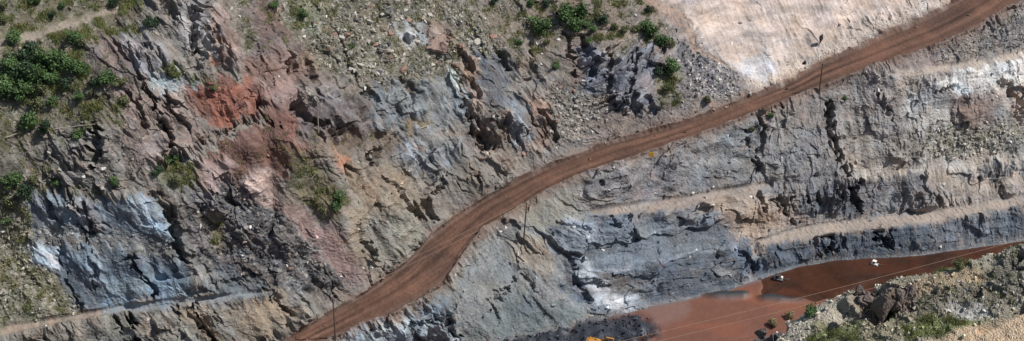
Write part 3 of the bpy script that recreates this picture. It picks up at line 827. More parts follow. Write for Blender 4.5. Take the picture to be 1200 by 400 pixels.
# split the grid into the pieces of the setting
ii = np.arange(ROWS * COLS).reshape(ROWS, COLS)
Q = np.stack([ii[:-1, :-1], ii[:-1, 1:], ii[1:, 1:], ii[1:, :-1]], -1).reshape(-1, 4)
cls = np.zeros(ROWS * COLS, np.int8)                 # 0 rock
sand = msample(np.maximum(polymask([(755, -120), (1180, -120), (1060, 10), (965, 58), (890, 98), (868, 96), (842, 66), (792, 18), (770, -5)], 3), 0), wpx, wpy)
scree = msample(polymask([(340, -120), (480, -120), (600, 40), (600, 75), (560, 100), (430, 98), (385, 90), (330, 0)], 3), wpx, wpy)
veg = msample(polymask([(-160, -120), (175, -120), (160, 30), (135, 60), (150, 100), (150, 140), (60, 160), (-160, 180)], 3), wpx, wpy)
cls[sand > 0.5] = 1
cls[scree > 0.5] = 2
cls[veg > 0.5] = 5
cls[(d_bl + jag > 0)] = 3
cls[(np.maximum(d_b1, d_b2) + jag * 1.5 > 0)] = 6
cls[(d_b3 + jag > 0)] = 7
cls[(d_tr + jag > 0)] = 8
cls[(d_road + jag * 1.6 > 0)] = 4
fcls = cls[Q[:, 0]]


def sub(name, k, mat):
    f = Q[fcls == k]
    u, inv = np.unique(f, return_inverse=True)
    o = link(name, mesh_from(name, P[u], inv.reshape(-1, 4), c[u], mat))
    return structure(o)


sub('pit_wall', 0, M_ROCK)
sub('sand_slope', 1, M_SAND)
sub('scree_slope', 2, M_SCREE)
sub('bench_track', 3, M_ROAD)
sub('haul_road', 4, M_ROAD)
sub('scrub_slope', 5, M_SCREE)
sub('lower_bench', 6, M_ROAD)
sub('upper_bench', 7, M_ROAD)
sub('hillside_track', 8, M_ROAD)

# ------------------------------------------------------------------ pit floor, pond
FX, FY = np.meshgrid(np.arange(-175, 205, 0.75), np.arange(170, 345, 0.75))
FP = np.stack([FX, FY, FX * 0], -1).reshape(-1, 3).astype(np.float32)
fpx, fpy, _ = sight(FP)
keep_y = np.interp(FP[:, 0], tb[:, 0], tb[:, 1]) + 9
fw1 = fbm(FX.ravel() / 7, FY.ravel() / 12, None, 4, 201); fw2 = fbm(FX.ravel() / 2, FY.ravel() / 3, None, 3, 203)
qx, qy = fpx + fw1 * 22, fpy + fw1 * 7 + fw2 * 2.5
pond = msample(polymask([(893, 344), (905, 322), (935, 310), (985, 301), (1060, 297), (1130, 290), (1200, 279), (1340, 255), (1340, 300), (1200, 330), (1050, 345), (960, 352), (915, 349)], 4), qx, qy)
muck = msample(polymask([(560, 420), (600, 398), (690, 376), (752, 372), (772, 386), (765, 400), (720, 430)], 7), qx + fw2 * 14, qy + fw2 * 6)
bars = np.maximum(msample(polymask([(824, 347), (850, 343), (880, 344), (874, 350), (840, 351)], 2), fpx + fw1 * 8, fpy + fw2 * 1.2),
                  msample(polymask([(887, 349), (905, 345), (928, 349), (950, 353), (915, 355), (892, 353)], 2), fpx + fw1 * 8, fpy + fw2 * 1.2))
grit = msample(polymask([(1085, 305), (1120, 300), (1118, 306), (1090, 312)], 3), qx, qy)
fz = 0.10 + 0.09 * fw1 + 0.05 * fw2 - 0.75 * pond + 1.3 * muck * (0.35 + 1.6 * fw2 + 0.8 * fw1) + 0.95 * bars + 0.1 * grit
FP[:, 2] = fz
flow = fbm(FX.ravel() / 12 + fw1 * 1.5, FY.ravel() / 5 + fw1, None, 4, 205)
fc = lin((108, 71, 57)) * (1 + 0.22 * flow + 0.10 * fw2)[:, None]
orange = smooth(0.05, 0.4, fbm(FX.ravel() / 16, FY.ravel() / 9, None, 3, 207))[:, None] * 0.6
fc = fc * (1 - orange) + lin((124, 76, 54)) * orange
grey = msample(polymask([(770, 345), (800, 350), (800, 362), (790, 378), (760, 385), (755, 365)], 6), qx, qy)[:, None] * 0.3
fc = fc * (1 - grey) + lin((122, 112, 108)) * grey
fc = fc * (1 - muck[:, None]) + lin((44, 47, 54)) * (1 + 0.4 * fw2)[:, None] * muck[:, None]
fc = fc * (1 - bars[:, None]) + lin((46, 50, 52)) * bars[:, None]
fc = fc * (1 - grit[:, None]) + lin((106, 112, 116)) * grit[:, None]
shore = smooth(-4, 2, fpy - (np.interp(fpx, [t[0] for t in toe], [t[1] for t in toe]) + 2))[:, None]
shore = np.maximum(shore, bars[:, None])
fc = lin((98, 98, 100)) * (1 - shore) + fc * shore
fc = np.clip(fc, 0.01, 0.8)
fi = np.arange(FX.size).reshape(FX.shape)
FQ = np.stack([fi[:-1, :-1], fi[:-1, 1:], fi[1:, 1:], fi[1:, :-1]], -1).reshape(-1, 4)
FQ = FQ[FP[FQ[:, 3], 1] < keep_y[FQ[:, 3]]]
u, inv = np.unique(FQ, return_inverse=True)
M_MUD = earth_mat('wet_mud', 0.15, 0.8, rough=0.55, var=0.10, spec=0.4)
structure(link('pit_floor', mesh_from('pit_floor', FP[u], inv.reshape(-1, 4), fc[u], M_MUD, True)))

wm, nt, b = new_mat('murky_water')
b.inputs['Base Color'].default_value = (*lin((112, 66, 54)), 1)
b.inputs['Roughness'].default_value = 0.05
b.inputs['IOR'].default_value = 1.33
tc = nt.nodes.new('ShaderNodeTexCoord'); n1 = nt.nodes.new('ShaderNodeTexNoise'); n1.inputs['Scale'].default_value = 0.07; n1.inputs['Detail'].default_value = 5
n1.inputs['Distortion'].default_value = 1.5
cr = nt.nodes.new('ShaderNodeValToRGB'); cr.color_ramp.elements[0].position = 0.35; cr.color_ramp.elements[1].position = 0.68
cr.color_ramp.elements[0].color = (*lin((52, 36, 28)), 1); cr.color_ramp.elements[1].color = (*lin((78, 48, 36)), 1)
n2 = nt.nodes.new('ShaderNodeTexNoise'); n2.inputs['Scale'].default_value = 1.4; n2.inputs['Detail'].default_value = 3
bp = nt.nodes.new('ShaderNodeBump'); bp.inputs['Strength'].default_value = 0.05; bp.inputs['Distance'].default_value = 0.1
nt.links.new(tc.outputs['Object'], n1.inputs['Vector']); nt.links.new(n1.outputs['Fac'], cr.inputs['Fac']); nt.links.new(cr.outputs['Color'], b.inputs['Base Color'])
nt.links.new(tc.outputs['Object'], n2.inputs['Vector']); nt.links.new(n2.outputs['Fac'], bp.inputs['Height']); nt.links.new(bp.outputs['Normal'], b.inputs['Normal'])
wx = np.array([(20, 235), (200, 235), (200, 335), (20, 335)], float)
structure(link('water', mesh_from('water', np.c_[wx, np.full(4, -0.06)], np.array([[0, 1, 2, 3]]), None, wm)))

# ------------------------------------------------------------------ near spur on the camera side of the pit
sil = [(840, 425, 82), (880, 402, 85), (905, 383, 86.5), (930, 373, 88), (960, 354, 89.5), (1000, 341, 91.5), (1050, 326, 94), (1090, 318, 95.5), (1130, 307, 97), (1170, 295, 98.6),
       (1200, 285, 100), (1300, 262, 103), (1420, 232, 107), (1560, 195, 112)]
sv, se = [], []


def brk2(pts, raw=False):
    n0 = len(sv)
    for p in pts:
        sv.append(tuple(p) if raw else survey(*p))
    for i in range(n0, len(sv) - 1):
        se.append((i, i + 1))


brk2(sil)
edge3 = [survey(*p) for p in sil]
brk2([(p[0], p[1] + 5, p[2] - 7) for p in edge3], True)
brk2([(p[0], p[1] + 48, p[2] - 78) for p in edge3], True)
for p in [(860, 470, 82), (930, 400, 87.3), (950, 440, 87.6), (1000, 370, 91), (1020, 400, 91.2), (1020, 450, 91), (1060, 350, 93.6), (1080, 380, 93.6), (1100, 420, 93.6), (1100, 340, 95.2),
          (1130, 360, 95.5), (1150, 330, 96.4), (1180, 345, 97.0), (1180, 380, 96.6), (1200, 320, 98.3), (1200, 400, 97.2), (1300, 300, 101), (1300, 400, 100), (1150, 460, 96), (1300, 480, 99), (1500, 300, 107), (1500, 420, 105), (1560, 560, 104)]:
    sv.append(survey(*p))
hm2 = tin_raster(sv, se, 5.0, 105.0, 0.15, 670, 760, 4)
C2, R2 = 470, 390
xs2 = np.concatenate([np.linspace(18, 72, 430), np.linspace(72.5, 93, 40)])
Y2 = np.linspace(110, 205, 1200)
G3 = np.zeros((R2, C2, 3), np.float32)
for i in range(C2):
    zc = hm2(np.full(1200, xs2[i]), Y2)
    wgt = np.hypot(np.diff(Y2), np.diff(zc))
    ctr = (Y2[1:] > 126) & (zc[1:] > 70)
    s_ = np.concatenate([[0], np.cumsum(wgt * np.where(ctr, 1.0, 0.15))])
    q = np.linspace(0, s_[-1], R2)
    G3[:, i, 0] = xs2[i]; G3[:, i, 1] = np.interp(q, s_, Y2); G3[:, i, 2] = np.interp(q, s_, zc)
for k in range(2):
    G3[:, 1:-1] = (G3[:, :-2] + 2 * G3[:, 1:-1] + G3[:, 2:]) / 4
GN = grid_normals(G3).reshape(-1, 3)
GP = G3.reshape(-1, 3).copy()
gx, gy, _ = sight(GP)
x2, y2, z2 = GP[:, 0], GP[:, 1], GP[:, 2]
o2 = x2 * 0
a1 = fbm(x2 / 4, y2 / 4, None, 3, 301); a2 = fbm(x2 / 4 + 30, y2 / 4, None, 3, 303)
FEATHER = 1.0
MC[:] = lin((150, 143, 128)); MR[:] = 0.35; MS[:] = 0.5; MV[:] = 0.15
paint([(880, 405), (905, 380), (965, 352), (1040, 328), (1000, 360), (960, 395), (940, 410)], (168, 160, 144), 5, 0.15, 0.5, 0.05)
paint([(1050, 335), (1110, 318), (1150, 312), (1160, 325), (1120, 345), (1060, 350)], (156, 140, 116), 6, 0.3, 0.6, 0.1)
paint([(1080, 345), (1160, 330), (1200, 315), (1200, 350), (1140, 365), (1080, 372)], (120, 114, 102), 6, 0.9, 1.0, 0.25)
paint([(1150, 320), (1200, 290), (1200, 345), (1160, 345)], (118, 114, 104), 6, 1.0, 1.0, 0.3)
paint([(960, 380), (1020, 372), (1080, 370), (1160, 366), (1170, 380), (1120, 392), (1000, 405), (940, 410)], (136, 128, 108), 6, 0.5, 0.8, 0.12)
paint([(1050, 382), (1090, 372), (1150, 370), (1150, 386), (1100, 392), (1060, 396)], (118, 122, 80), 5, 0.2, 0.3, 1.0)
paint([(945, 405), (965, 384), (1005, 380), (1010, 400)], (112, 116, 80), 5, 0.2, 0.3, 1.0)
paint([(1110, 358), (1150, 355), (1158, 370), (1125, 376)], (172, 168, 160), 4, 0.6, 0.4, 0.1)
paint([(1060, 410), (1120, 388), (1160, 380), (1200, 362), (1340, 330), (1340, 480), (1060, 480)], (192, 168, 140), 4, 0.12, 0.2, 0.0)
paint([(1095, 312), (1140, 300), (1138, 308), (1100, 322)], (112, 114, 80), 4, 0.3, 0.4, 0.9)
paint([(1000, 345), (1070, 335), (1075, 370), (1010, 380)], (112, 98, 88), 6, 1.3, 0.8, 0.2)
sx_, sy_ = gx + a1 * 14 + vnoise(x2, y2, None, 305) * 5, gy + a2 * 8 + vnoise(x2 + 9, y2, None, 306) * 3
r2 = msample(MR, sx_, sy_); s2 = msample(MS, sx_, sy_); v2_ = msample(MV, sx_, sy_); c2 = msample(MC, sx_, sy_)
bb, jj = blocks(x2 / 1.5 + a1, y2 / 1.9 + a2, 311, 1.2); b3_, j3_ = blocks(x2 / 0.55 + a1, y2 / 0.7 + a2, 312, 1.2)
f2 = fbm(x2 / 1.0, y2 / 1.0, z2 / 1.0, 4, 313, gain=0.6)
d2_ = a1 * 0.55 + (bb * 0.50 + b3_ * 0.16 + fbm(x2 / 2.5, y2 / 3, None, 3, 315, ridged=True) * 0.35) * r2 + f2 * (0.10 + 0.10 * r2)
# ledge steps that throw the dark lines
for line, wid, dep in [([(1197, 300), (1180, 315), (1168, 326)], 0.7, 1.6), ([(1178, 322), (1198, 316)], 0.4, 0.9), ([(1090, 320), (1102, 313), (1128, 310)], 0.5, 0.9), ([(1130, 345), (1150, 340), (1172, 342)], 0.5, 1.1), ([(1150, 388), (1170, 378), (1200, 362)], 0.6, 1.0),
                       ([(1002, 364), (1016, 344)], 1.3, 2.6), ([(1030, 374), (1046, 362)], 1.2, 2.2), ([(972, 382), (988, 362)], 1.2, 2.2), ([(893, 402), (912, 384)], 1.1, 2.0)]:
    best = np.full(len(gx), 1e9)
    for (ax, ay), (bx, by) in zip(line[:-1], line[1:]):
        t = np.clip(((gx - ax) * (bx - ax) + (gy - ay) * (by - ay)) / ((bx - ax) ** 2 + (by - ay) ** 2), 0, 1)
        best = np.minimum(best, np.hypot(gx - ax - t * (bx - ax), (gy - ay - t * (by - ay)) * 1.6))
    d2_ -= dep * np.clip(1.2 - best / (wid * 9.5), 0, 1) ** 0.8
GP = GP + GN * d2_[:, None]
g_spk = vnoise(x2 / 0.3, y2 / 0.3, z2 / 0.3, 321)
cc2 = c2 * (1 + 0.25 * a2 + 0.18 * g_spk + 0.25 * f2 + 0.2 * b3_ * r2)[:, None]
gm2 = v2_ * smooth(-0.1, 0.3, fbm(x2 / 1.6, y2 / 2.2, None, 4, 323))
cc2 = cc2 * (1 - 0.6 * gm2[:, None]) + lin((98, 108, 60)) * 0.6 * gm2[:, None]
cc2 = np.clip(cc2, 0.01, 0.8)
gi = np.arange(R2 * C2).reshape(R2, C2)
GQ = np.stack([gi[:-1, :-1], gi[:-1, 1:], gi[1:, 1:], gi[1:, :-1]], -1).reshape(-1, 4)
structure(link('near_spur', mesh_from('near_spur', GP, GQ, cc2, earth_mat('spur_soil', 0.8, 5.0, var=0.3))))

# ------------------------------------------------------------------ plateau behind the pit and the ground around it
top = PG[-1]
ring = np.concatenate([top[::28], top[::28] + np.array([0, 40, 12]), (top[::28] - np.array([10, 0, 0])) * np.array([3, 1, 0]) + np.array([0, 900, 95])])
n_ = len(top[::28])
rq = np.array([[r * n_ + i, r * n_ + i + 1, (r + 1) * n_ + i + 1, (r + 1) * n_ + i] for r in (0, 1) for i in range(n_ - 1)])
structure(link('plateau', mesh_from('plateau', ring, rq, None, plain_mat('dry_grassland', (116, 106, 84), 0.95, 0, 0.25, 0.05))))

# ------------------------------------------------------------------ which surface point does the photo show at a pixel
AP = np.concatenate([P, GP, FP])
AN = np.concatenate([grid_normals(PG).reshape(-1, 3), grid_normals(GP.reshape(R2, C2, 3)).reshape(-1, 3), np.tile([0, 0, 1], (len(FP), 1))])
NW = len(P)
LPX, LPY, LPD = sight(AP)
LW, LH = 1200, 430
lu = np.floor(LPX).astype(int); lv = np.floor(LPY).astype(int)
idx = np.where((lu >= 0) & (lu < LW) & (lv >= 0) & (lv < LH))[0]
idx = idx[np.argsort(-LPD[idx])]
look = np.full((LH, LW), -1, np.int64)
look[lv[idx], lu[idx]] = idx
zbuf = np.where(look >= 0, LPD[look], 1e9)


def spot_i(px, py):
    u, v = int(np.clip(px, 0, 1199)), int(np.clip(py, 0, LH - 1))
    for r in range(0, 10):
        a = look[max(0, v - r):v + r + 1, max(0, u - r):u + r + 1]
        a = a[a >= 0]
        if len(a):
            return a[np.argmin(LPD[a])]
    return 0


def spot(px, py, lower=0.0):
    return Vector(AP[spot_i(px, py)]) - Vector((0, 0, lower))


def floor_spot(px, py, z=0.1):
    return Vector(survey(px, py, z))


def visible(ix):
    """True where a surface point is in the photo and not hidden."""
    u, v = np.floor(LPX[ix]).astype(int), np.floor(LPY[ix]).astype(int)
    ok = (u >= 0) & (u < LW) & (v >= 0) & (v < 405)
    r = np.zeros(len(ix), bool)
    r[ok] = LPD[ix[ok]] < zbuf[v[ok], u[ok]] + 3.0
    return r

# ================================================================== loose stones (too many to count)
def tri_soup(name, verts, faces, cols, mat, kind='stuff'):
    o = link(name, mesh_from(name, verts, faces, cols, mat))
    o['kind'] = kind
    return o


def hull_arrays(seed, n=13, dims=(1, 1, 1), cut=0.75):
    r = random.Random(seed)
    bm = bmesh.new()
    for i in range(n):
        v = Vector((r.gauss(0, 1), r.gauss(0, 1), r.gauss(0, 1))).normalized() * r.uniform(cut, 1.0)
        bm.verts.new((v.x * dims[0], v.y * dims[1], v.z * dims[2]))
    bmesh.ops.convex_hull(bm, input=bm.verts)
    for v in [v for v in bm.verts if not v.link_faces]:
        bm.verts.remove(v)
    bmesh.ops.triangulate(bm, faces=bm.faces)
    bm.verts.index_update()
    V = np.array([v.co for v in bm.verts], np.float32); Fc = np.array([[v.index for v in f.verts] for f in bm.faces], np.int32)
    bm.free()
    return V, Fc


def rand_rot(n):
    q = RNG.normal(size=(n, 4)); q /= np.linalg.norm(q, axis=1, keepdims=True)
    w, x, y, z = q.T
    return np.stack([np.stack([1 - 2 * (y * y + z * z), 2 * (x * y - z * w), 2 * (x * z + y * w)], -1),
                     np.stack([2 * (x * y + z * w), 1 - 2 * (x * x + z * z), 2 * (y * z - x * w)], -1),
                     np.stack([2 * (x * z - y * w), 2 * (y * z + x * w), 1 - 2 * (x * x + y * y)], -1)], 1)


STONES = [hull_arrays(900 + i, 8, (1, 0.8, 0.65)) for i in range(6)]


def scatter_stones(name, pool, weight, count, smin, smax, base_cols, sink=0.25, mat=None, pale=0.10):
    pw = weight / weight.sum()
    pick = RNG.choice(pool, size=count, p=pw)
    pos = AP[pick] + RNG.normal(size=(count, 3)) * 0.12
    size = smin + (smax - smin) * RNG.power(0.35, count) ** 1.6
    rot = rand_rot(count)
    colr = base_cols[pick] * RNG.uniform(0.5, 2.2, (count, 1)) + 0.015
    wh = RNG.random(count) < pale
    colr[wh] = lin((208, 204, 196)) * RNG.uniform(0.7, 1.1, (wh.sum(), 1))
    Vs, Fs, Cs, base = [], [], [], 0
    for k in range(6):
        sel = np.where(np.arange(count) % 6 == k)[0]
        V, Fc = STONES[k]
        W = np.einsum('nij,vj->nvi', rot[sel], V) * size[sel, None, None] + (pos[sel] - np.array([0, 0, 1]) * (size[sel] * sink)[:, None])[:, None, :]
        Vs.append(W.reshape(-1, 3))
        Fs.append((Fc[None] + (np.arange(len(sel)) * len(V))[:, None, None] + base).reshape(-1, 3))
        Cs.append(np.repeat(np.clip(colr[sel], 0.01, 0.8), len(V), 0))
        base += len(sel) * len(V)
    return tri_soup(name, np.concatenate(Vs), np.concatenate(Fs), np.concatenate(Cs), mat)


M_STONE = earth_mat('stone', 0.5, 4.0, var=0.25)
ALLC = np.concatenate([c, cc2, fc])
wall_ix = np.arange(NW)
inview = visible(wall_ix)
wgt = (np.clip(stones, 0, 1) ** 2.2 + 0.012 + 0.05 * smooth(-2, 1, d_bench) + 0.06 * berm) * (1 - 0.8 * flat) * inview
pool = np.where(wgt > 0)[0]
scatter_stones('loose_stones', pool, wgt[pool], 12000, 0.09, 0.95, ALLC, 0.2, M_STONE, 0.05)
spur_ix = NW + np.arange(len(GP))
wg2 = (np.clip(s2, 0, 1) + 0.05) * visible(spur_ix)
pool2 = spur_ix[wg2 > 0]
scatter_stones('spur_stones', pool2, wg2[wg2 > 0], 5500, 0.05, 0.5, ALLC, 0.2, M_STONE, 0.10)

mi = np.where(muck > 0.3)[0]
scatter_stones('muck_stones', NW + len(GP) + mi, muck[mi], 2200, 0.10, 0.9, ALLC, 0.2, M_STONE, 0.0)

# ================================================================== grass (uncountable)
M_GRASS = earth_mat('grass_blade', 0.0, 3.0, var=0.25)


def scatter_grass(name, pool, weight, count, h0, h1, wid):
    pick = RNG.choice(pool, size=count, p=weight / weight.sum())
    B = 5
    pos = np.repeat(AP[pick], B, 0) + RNG.normal(size=(count * B, 3)) * np.array([0.22, 0.22, 0.03])
    n = len(pos)
    h = RNG.uniform(h0, h1, n); ang = RNG.uniform(0, 2 * math.pi, n)
    lean = RNG.normal(size=(n, 2)) * 0.35
    d = np.stack([np.cos(ang), np.sin(ang), ang * 0], 1) * wid * RNG.uniform(0.6, 1.3, (n, 1))
    tip = pos + np.stack([lean[:, 0] * h, lean[:, 1] * h, h], 1)
    pos[:, 2] -= 0.05
    V = np.stack([pos - d, pos + d, tip], 1).reshape(-1, 3)
    Fc = np.arange(n * 3).reshape(-1, 3)
    cl = lin((110, 122, 70)) * RNG.uniform(0.6, 1.3, (n, 1))
    dry = RNG.random(n) < 0.35
    cl[dry] = lin((150, 138, 96)) * RNG.uniform(0.6, 1.1, (dry.sum(), 1))
    return tri_soup(name, V, Fc, np.repeat(np.clip(cl, 0.01, 0.5), 3, 0), M_GRASS)


wg = np.clip(gm, 0, 1) ** 1.5 * inview * (1 - flat)
pool = np.where(wg > 0.02)[0]
scatter_grass('grass', pool, wg[pool], 11000, 0.25, 0.75, 0.07)
wg = np.clip(gm2, 0, 1) ** 1.3 * visible(spur_ix)
scatter_grass('spur_grass', spur_ix[wg > 0.02], wg[wg > 0.02], 3600, 0.12, 0.4, 0.03)

# ================================================================== boulders
def rock_mesh(name, seed, dims=(1, 0.85, 0.7), tint=(128, 120, 112), detail=1):
    V, Fc = hull_arrays(seed, 16, dims)
    me = bpy.data.meshes.new(name)
    me.from_pydata([tuple(v) for v in V], [], [tuple(int(i) for i in f) for f in Fc])
    bm = bmesh.new(); bm.from_mesh(me)
    for _ in range(detail):
        bmesh.ops.subdivide_edges(bm, edges=bm.edges, cuts=1, use_grid_fill=True)
    bmesh.ops.triangulate(bm, faces=bm.faces)
    co = np.array([v.co for v in bm.verts], np.float32)
    n = vnoise(co[:, 0] * 2.1 + seed, co[:, 1] * 2.1, co[:, 2] * 2.1, seed % 97)
    for v, k in zip(bm.verts, n):
        v.co *= 1 + 0.16 * float(k)
    bm.to_mesh(me); bm.free()
    nv = len(me.vertices)
    a = me.color_attributes.new('Col', 'FLOAT_COLOR', 'POINT')
    base = lin(tint) * (1 + 0.2 * n)[:, None]
    a.data.foreach_set('color', np.c_[np.clip(base, 0.01, 0.8), np.ones(nv)].astype(np.float32).ravel())
    me.materials.append(M_STONE)
    return me


TINTS = {'black': (54, 52, 54), 'grey': (124, 119, 114), 'pale': (168, 162, 152), 'brown': (132, 108, 94), 'pink': (156, 124, 112), 'white': (218, 216, 210), 'dark': (92, 90, 92), 'blue': (120, 130, 138)}
ROCKS = {k: [rock_mesh('boulder', 40 + 7 * i + len(k), (1, random.uniform(0.6, 0.95), random.uniform(0.5, 0.85)), t) for i in range(4)] for k, t in TINTS.items()}


def boulder(px, py, size_px, tint, label, group=None, sink=0.30, name='boulder', scl=(1, 1, 1)):
    p = spot(px, py)
    d = (p - cam.location).length
    r = size_px * 0.5 * d / FPX
    o = link(name, random.choice(ROCKS[tint]))
    o.location = p - Vector((0, 0, r * sink)) + Vector((0, -0.2 * r, 0))
    o.rotation_euler = (random.uniform(-.4, .4), random.uniform(-.4, .4), random.uniform(0, 6.3))
    o.scale = (r * scl[0], r * scl[1], r * scl[2])
    return tag(o, label, 'boulder', group)


def rnd_in(poly):
    xs_, ys_ = [p[0] for p in poly], [p[1] for p in poly]
    while True:
        x, y = random.uniform(min(xs_), max(xs_)), random.uniform(min(ys_), max(ys_))
        ins = False
        for (ax, ay), (bx, by) in zip(poly, poly[1:] + poly[:1]):
            if (ay > y) != (by > y) and x < (bx - ax) * (y - ay) / (by - ay) + ax:
                ins = not ins
        if ins:
            return x, y


WORD = {'black': 'black', 'grey': 'grey', 'pale': 'pale', 'brown': 'brown', 'pink': 'pinkish', 'white': 'white', 'dark': 'dark', 'blue': 'bluish'}
FIELDS = [([(365, 2), (480, 2), (590, 45), (560, 100), (470, 60), (440, 98), (385, 85), (370, 50)], 95, 4, 14, ['grey', 'grey', 'pale', 'brown', 'pink', 'dark', 'pale'],
           'boulder in the broad rockfall on the upper middle slope', 'boulders of the upper rockfall'),
          ([(648, 96), (690, 96), (715, 140), (690, 160), (655, 160)], 28, 4, 9, ['grey', 'pale', 'brown'],
           'boulder in the small rockfall above the haul road', 'boulders of the rockfall above the road'),
          ([(0, 250), (30, 240), (40, 295), (75, 345), (40, 365), (0, 372)], 18, 3, 7, ['grey', 'pale', 'brown'],
           'stone on the green rubble slope left of the blue cliff', 'rubble beside the blue cliff'),
          ([(268, 10), (300, 10), (330, 80), (300, 70)], 12, 3, 7, ['grey', 'pale'], 'stone in the narrow chute beside the upper crags', 'stones in the narrow chute'),
          ([(290, 255), (320, 245), (400, 320), (380, 340), (310, 335)], 12, 3, 7, ['dark', 'grey', 'pink'],
           'block on the rubble slope below the pink scar', 'blocks below the pink scar'),
          ([(570, 225), (480, 285), (450, 320), (462, 318), (492, 290), (530, 255), (575, 228)], 10, 3, 6, ['grey', 'brown', 'dark'],
           'rock lying along the uphill edge of the haul road', 'rocks along the road edge'),
          ([(545, 165), (610, 165), (640, 180), (560, 200)], 10, 3.5, 8, ['brown', 'grey', 'pink'], 'block fallen below the dark clefts in the middle', 'blocks below the middle clefts'),
          ([(800, 55), (835, 60), (868, 95), (850, 110), (810, 100)], 12, 2.5, 5, ['pale', 'grey', 'white'], 'stone on the dark spoil fan beside the sand slope', 'stones on the spoil fan'),
          ([(1090, 150), (1195, 145), (1190, 185), (1100, 185)], 10, 2.5, 5, ['white', 'pale', 'grey'], 'stone on the talus of the right hand wall', 'stones on the right talus'),
          ([(95, 205), (130, 205), (128, 222), (90, 222)], 9, 3, 7, ['pale', 'grey'], 'stone in the rubble pile on top of the blue cliff', 'rubble on top of the blue cliff'),
          ([(600, 5), (618, 3), (622, 30), (602, 35)], 9, 3, 7, ['grey', 'pale'], 'stone in the patch left of the round bushes', 'stones left of the round bushes')]
for poly, n, s0, s1, tints, lab, grp in FIELDS:
    for k in range(n):
        x, y = rnd_in(poly)
        t, q = random.choice(tints), random.random() ** 1.7
        boulder(x, y, s0 + (s1 - s0) * q, t, ('large ' if q > 0.5 else 'small ' if q < 0.1 else '') + WORD[t] + ' ' + lab, grp)

for x, y, s, t, lab in [
        (654, 45, 6, 'white', 'bright white block on the brown slope beside the twin gullies'),
        (812, 225, 7, 'white', 'tall white block standing on the middle bench'),
        (835, 218, 6, 'white', 'white block just above the middle bench'),
        (879, 229, 6, 'white', 'lone white block on the ochre cliff top near the bench end'),
        (815, 292, 5, 'white', 'small white block on the blue grey spoil above the pond'),
        (1106, 214, 6, 'white', 'white block under the right hand cliff band'),
        (672, 265, 5, 'white', 'white block on the pale streak below the leaning pole'),
        (362, 109, 8, 'pale', 'pale block on the ledge above the grey post'),
        (410, 80, 11, 'pale', 'large pale slab near the foot of the upper rockfall'),
        (432, 22, 15, 'pale', 'very large pale boulder high in the upper rockfall'),
        (446, 56, 14, 'grey', 'very large grey boulder in the middle of the upper rockfall'),
        (472, 78, 15, 'brown', 'very large brown boulder at the lower edge of the upper rockfall'),
        (401, 42, 13, 'pale', 'big pale block at the left side of the upper rockfall'),
        (456, 9, 13, 'dark', 'big dark block at the top of the upper rockfall'),
        (540, 50, 14, 'pink', 'big pinkish block right of the pinkish cliff in the rockfall'),
        (384, 54, 12, 'brown', 'rusty brown block at the left edge of the upper rockfall'),
        (463, 35, 8, 'pale', 'pale slab at the left end of the grey ledge'),
        (340, 313, 9, 'brown', 'reddish block on the dark slope below the pink scar, the biggest there'),
        (637, 293, 9, 'brown', 'tan block on the spoil heap below the leaning pole'),
        (1069, 108, 7, 'pale', 'rounded pale block near the dead shrub on the right wall'),
        (986, 116, 7, 'pale', 'rounded pale block at the head of the deep cleft'),
        (57, 178, 8, 'pale', 'round pale stone set in the wall under the thicket'),
        (18, 203, 5, 'white', 'white stone among scrub at the left edge'),
        (97, 205, 6, 'white', 'white stone at the top of the rubble on the blue cliff'),
        (119, 219, 7, 'pale', 'pale wedge at the right end of the rubble on the blue cliff'),
        (52, 125, 7, 'pale', 'pale slab among the thicket bushes'),
        (586, 270, 6, 'white', 'white block on the bank below the wires'),
        (426, 312, 4, 'white', 'small white stone where the pink scar meets the road, left one'),
        (437, 312, 4, 'white', 'small white stone where the pink scar meets the road, right one'),
        (890, 325, 8, 'dark', 'dark rock at the narrow left end of the pond'),
        (744, 17, 6, 'white', 'white block at the foot of the diagonal gully near the sand'),
        (270, 8, 9, 'pale', 'pale slab at the very top beside the upper crags')]:
    boulder(x, y, s, t, lab)

# near spur: boulders and dark outcrops
SPUR = [([(1085, 335), (1195, 310), (1195, 345), (1090, 365)], 30, 5, 13, ['grey', 'dark', 'pale', 'brown'], 'rock in the rubble on the near spur', 'rubble on the near spur'),
        ([(985, 355), (1060, 345), (1065, 375), (990, 378)], 12, 5, 12, ['grey', 'brown', 'dark'], 'rock at the foot of the dark outcrops on the near spur', 'rocks round the dark outcrops'),
        ([(915, 378), (975, 355), (985, 365), (940, 392)], 8, 3, 6, ['pale', 'pink', 'white'], 'rock on the bare gravel tip of the near spur', 'small rocks on the gravel tip'),
        ([(1050, 378), (1150, 372), (1140, 392), (1060, 398)], 8, 4, 9, ['white', 'pale'], 'rock half sunk in the near grass', 'rocks in the near grass')]
for poly, n, s0, s1, tints, lab, grp in SPUR:
    for k in range(n):
        x, y = rnd_in(poly)
        t, q = random.choice(tints), random.random() ** 1.8
        boulder(x, y, s0 + (s1 - s0) * q, t, ('large ' if q > 0.5 else 'small ' if q < 0.1 else '') + WORD[t] + ' ' + lab, grp)
for x, y, s, t, lab in [(1095, 381, 10, 'white', 'white rock standing in the near grass'), (1122, 384, 11, 'white', 'larger white rock at the edge of the near tan path'),
                        (1108, 362, 12, 'pale', 'broad pale rock between rubble and grass on the near spur'), (1011, 354, 9, 'white', 'white rock lodged between the dark outcrops'),
                        (1185, 309, 9, 'white', 'white rock on the ledge near the right edge'), (908, 388, 6, 'white', 'white rock on the dark outcrop at the spur tip')]:
    boulder(x, y, s, t, lab)


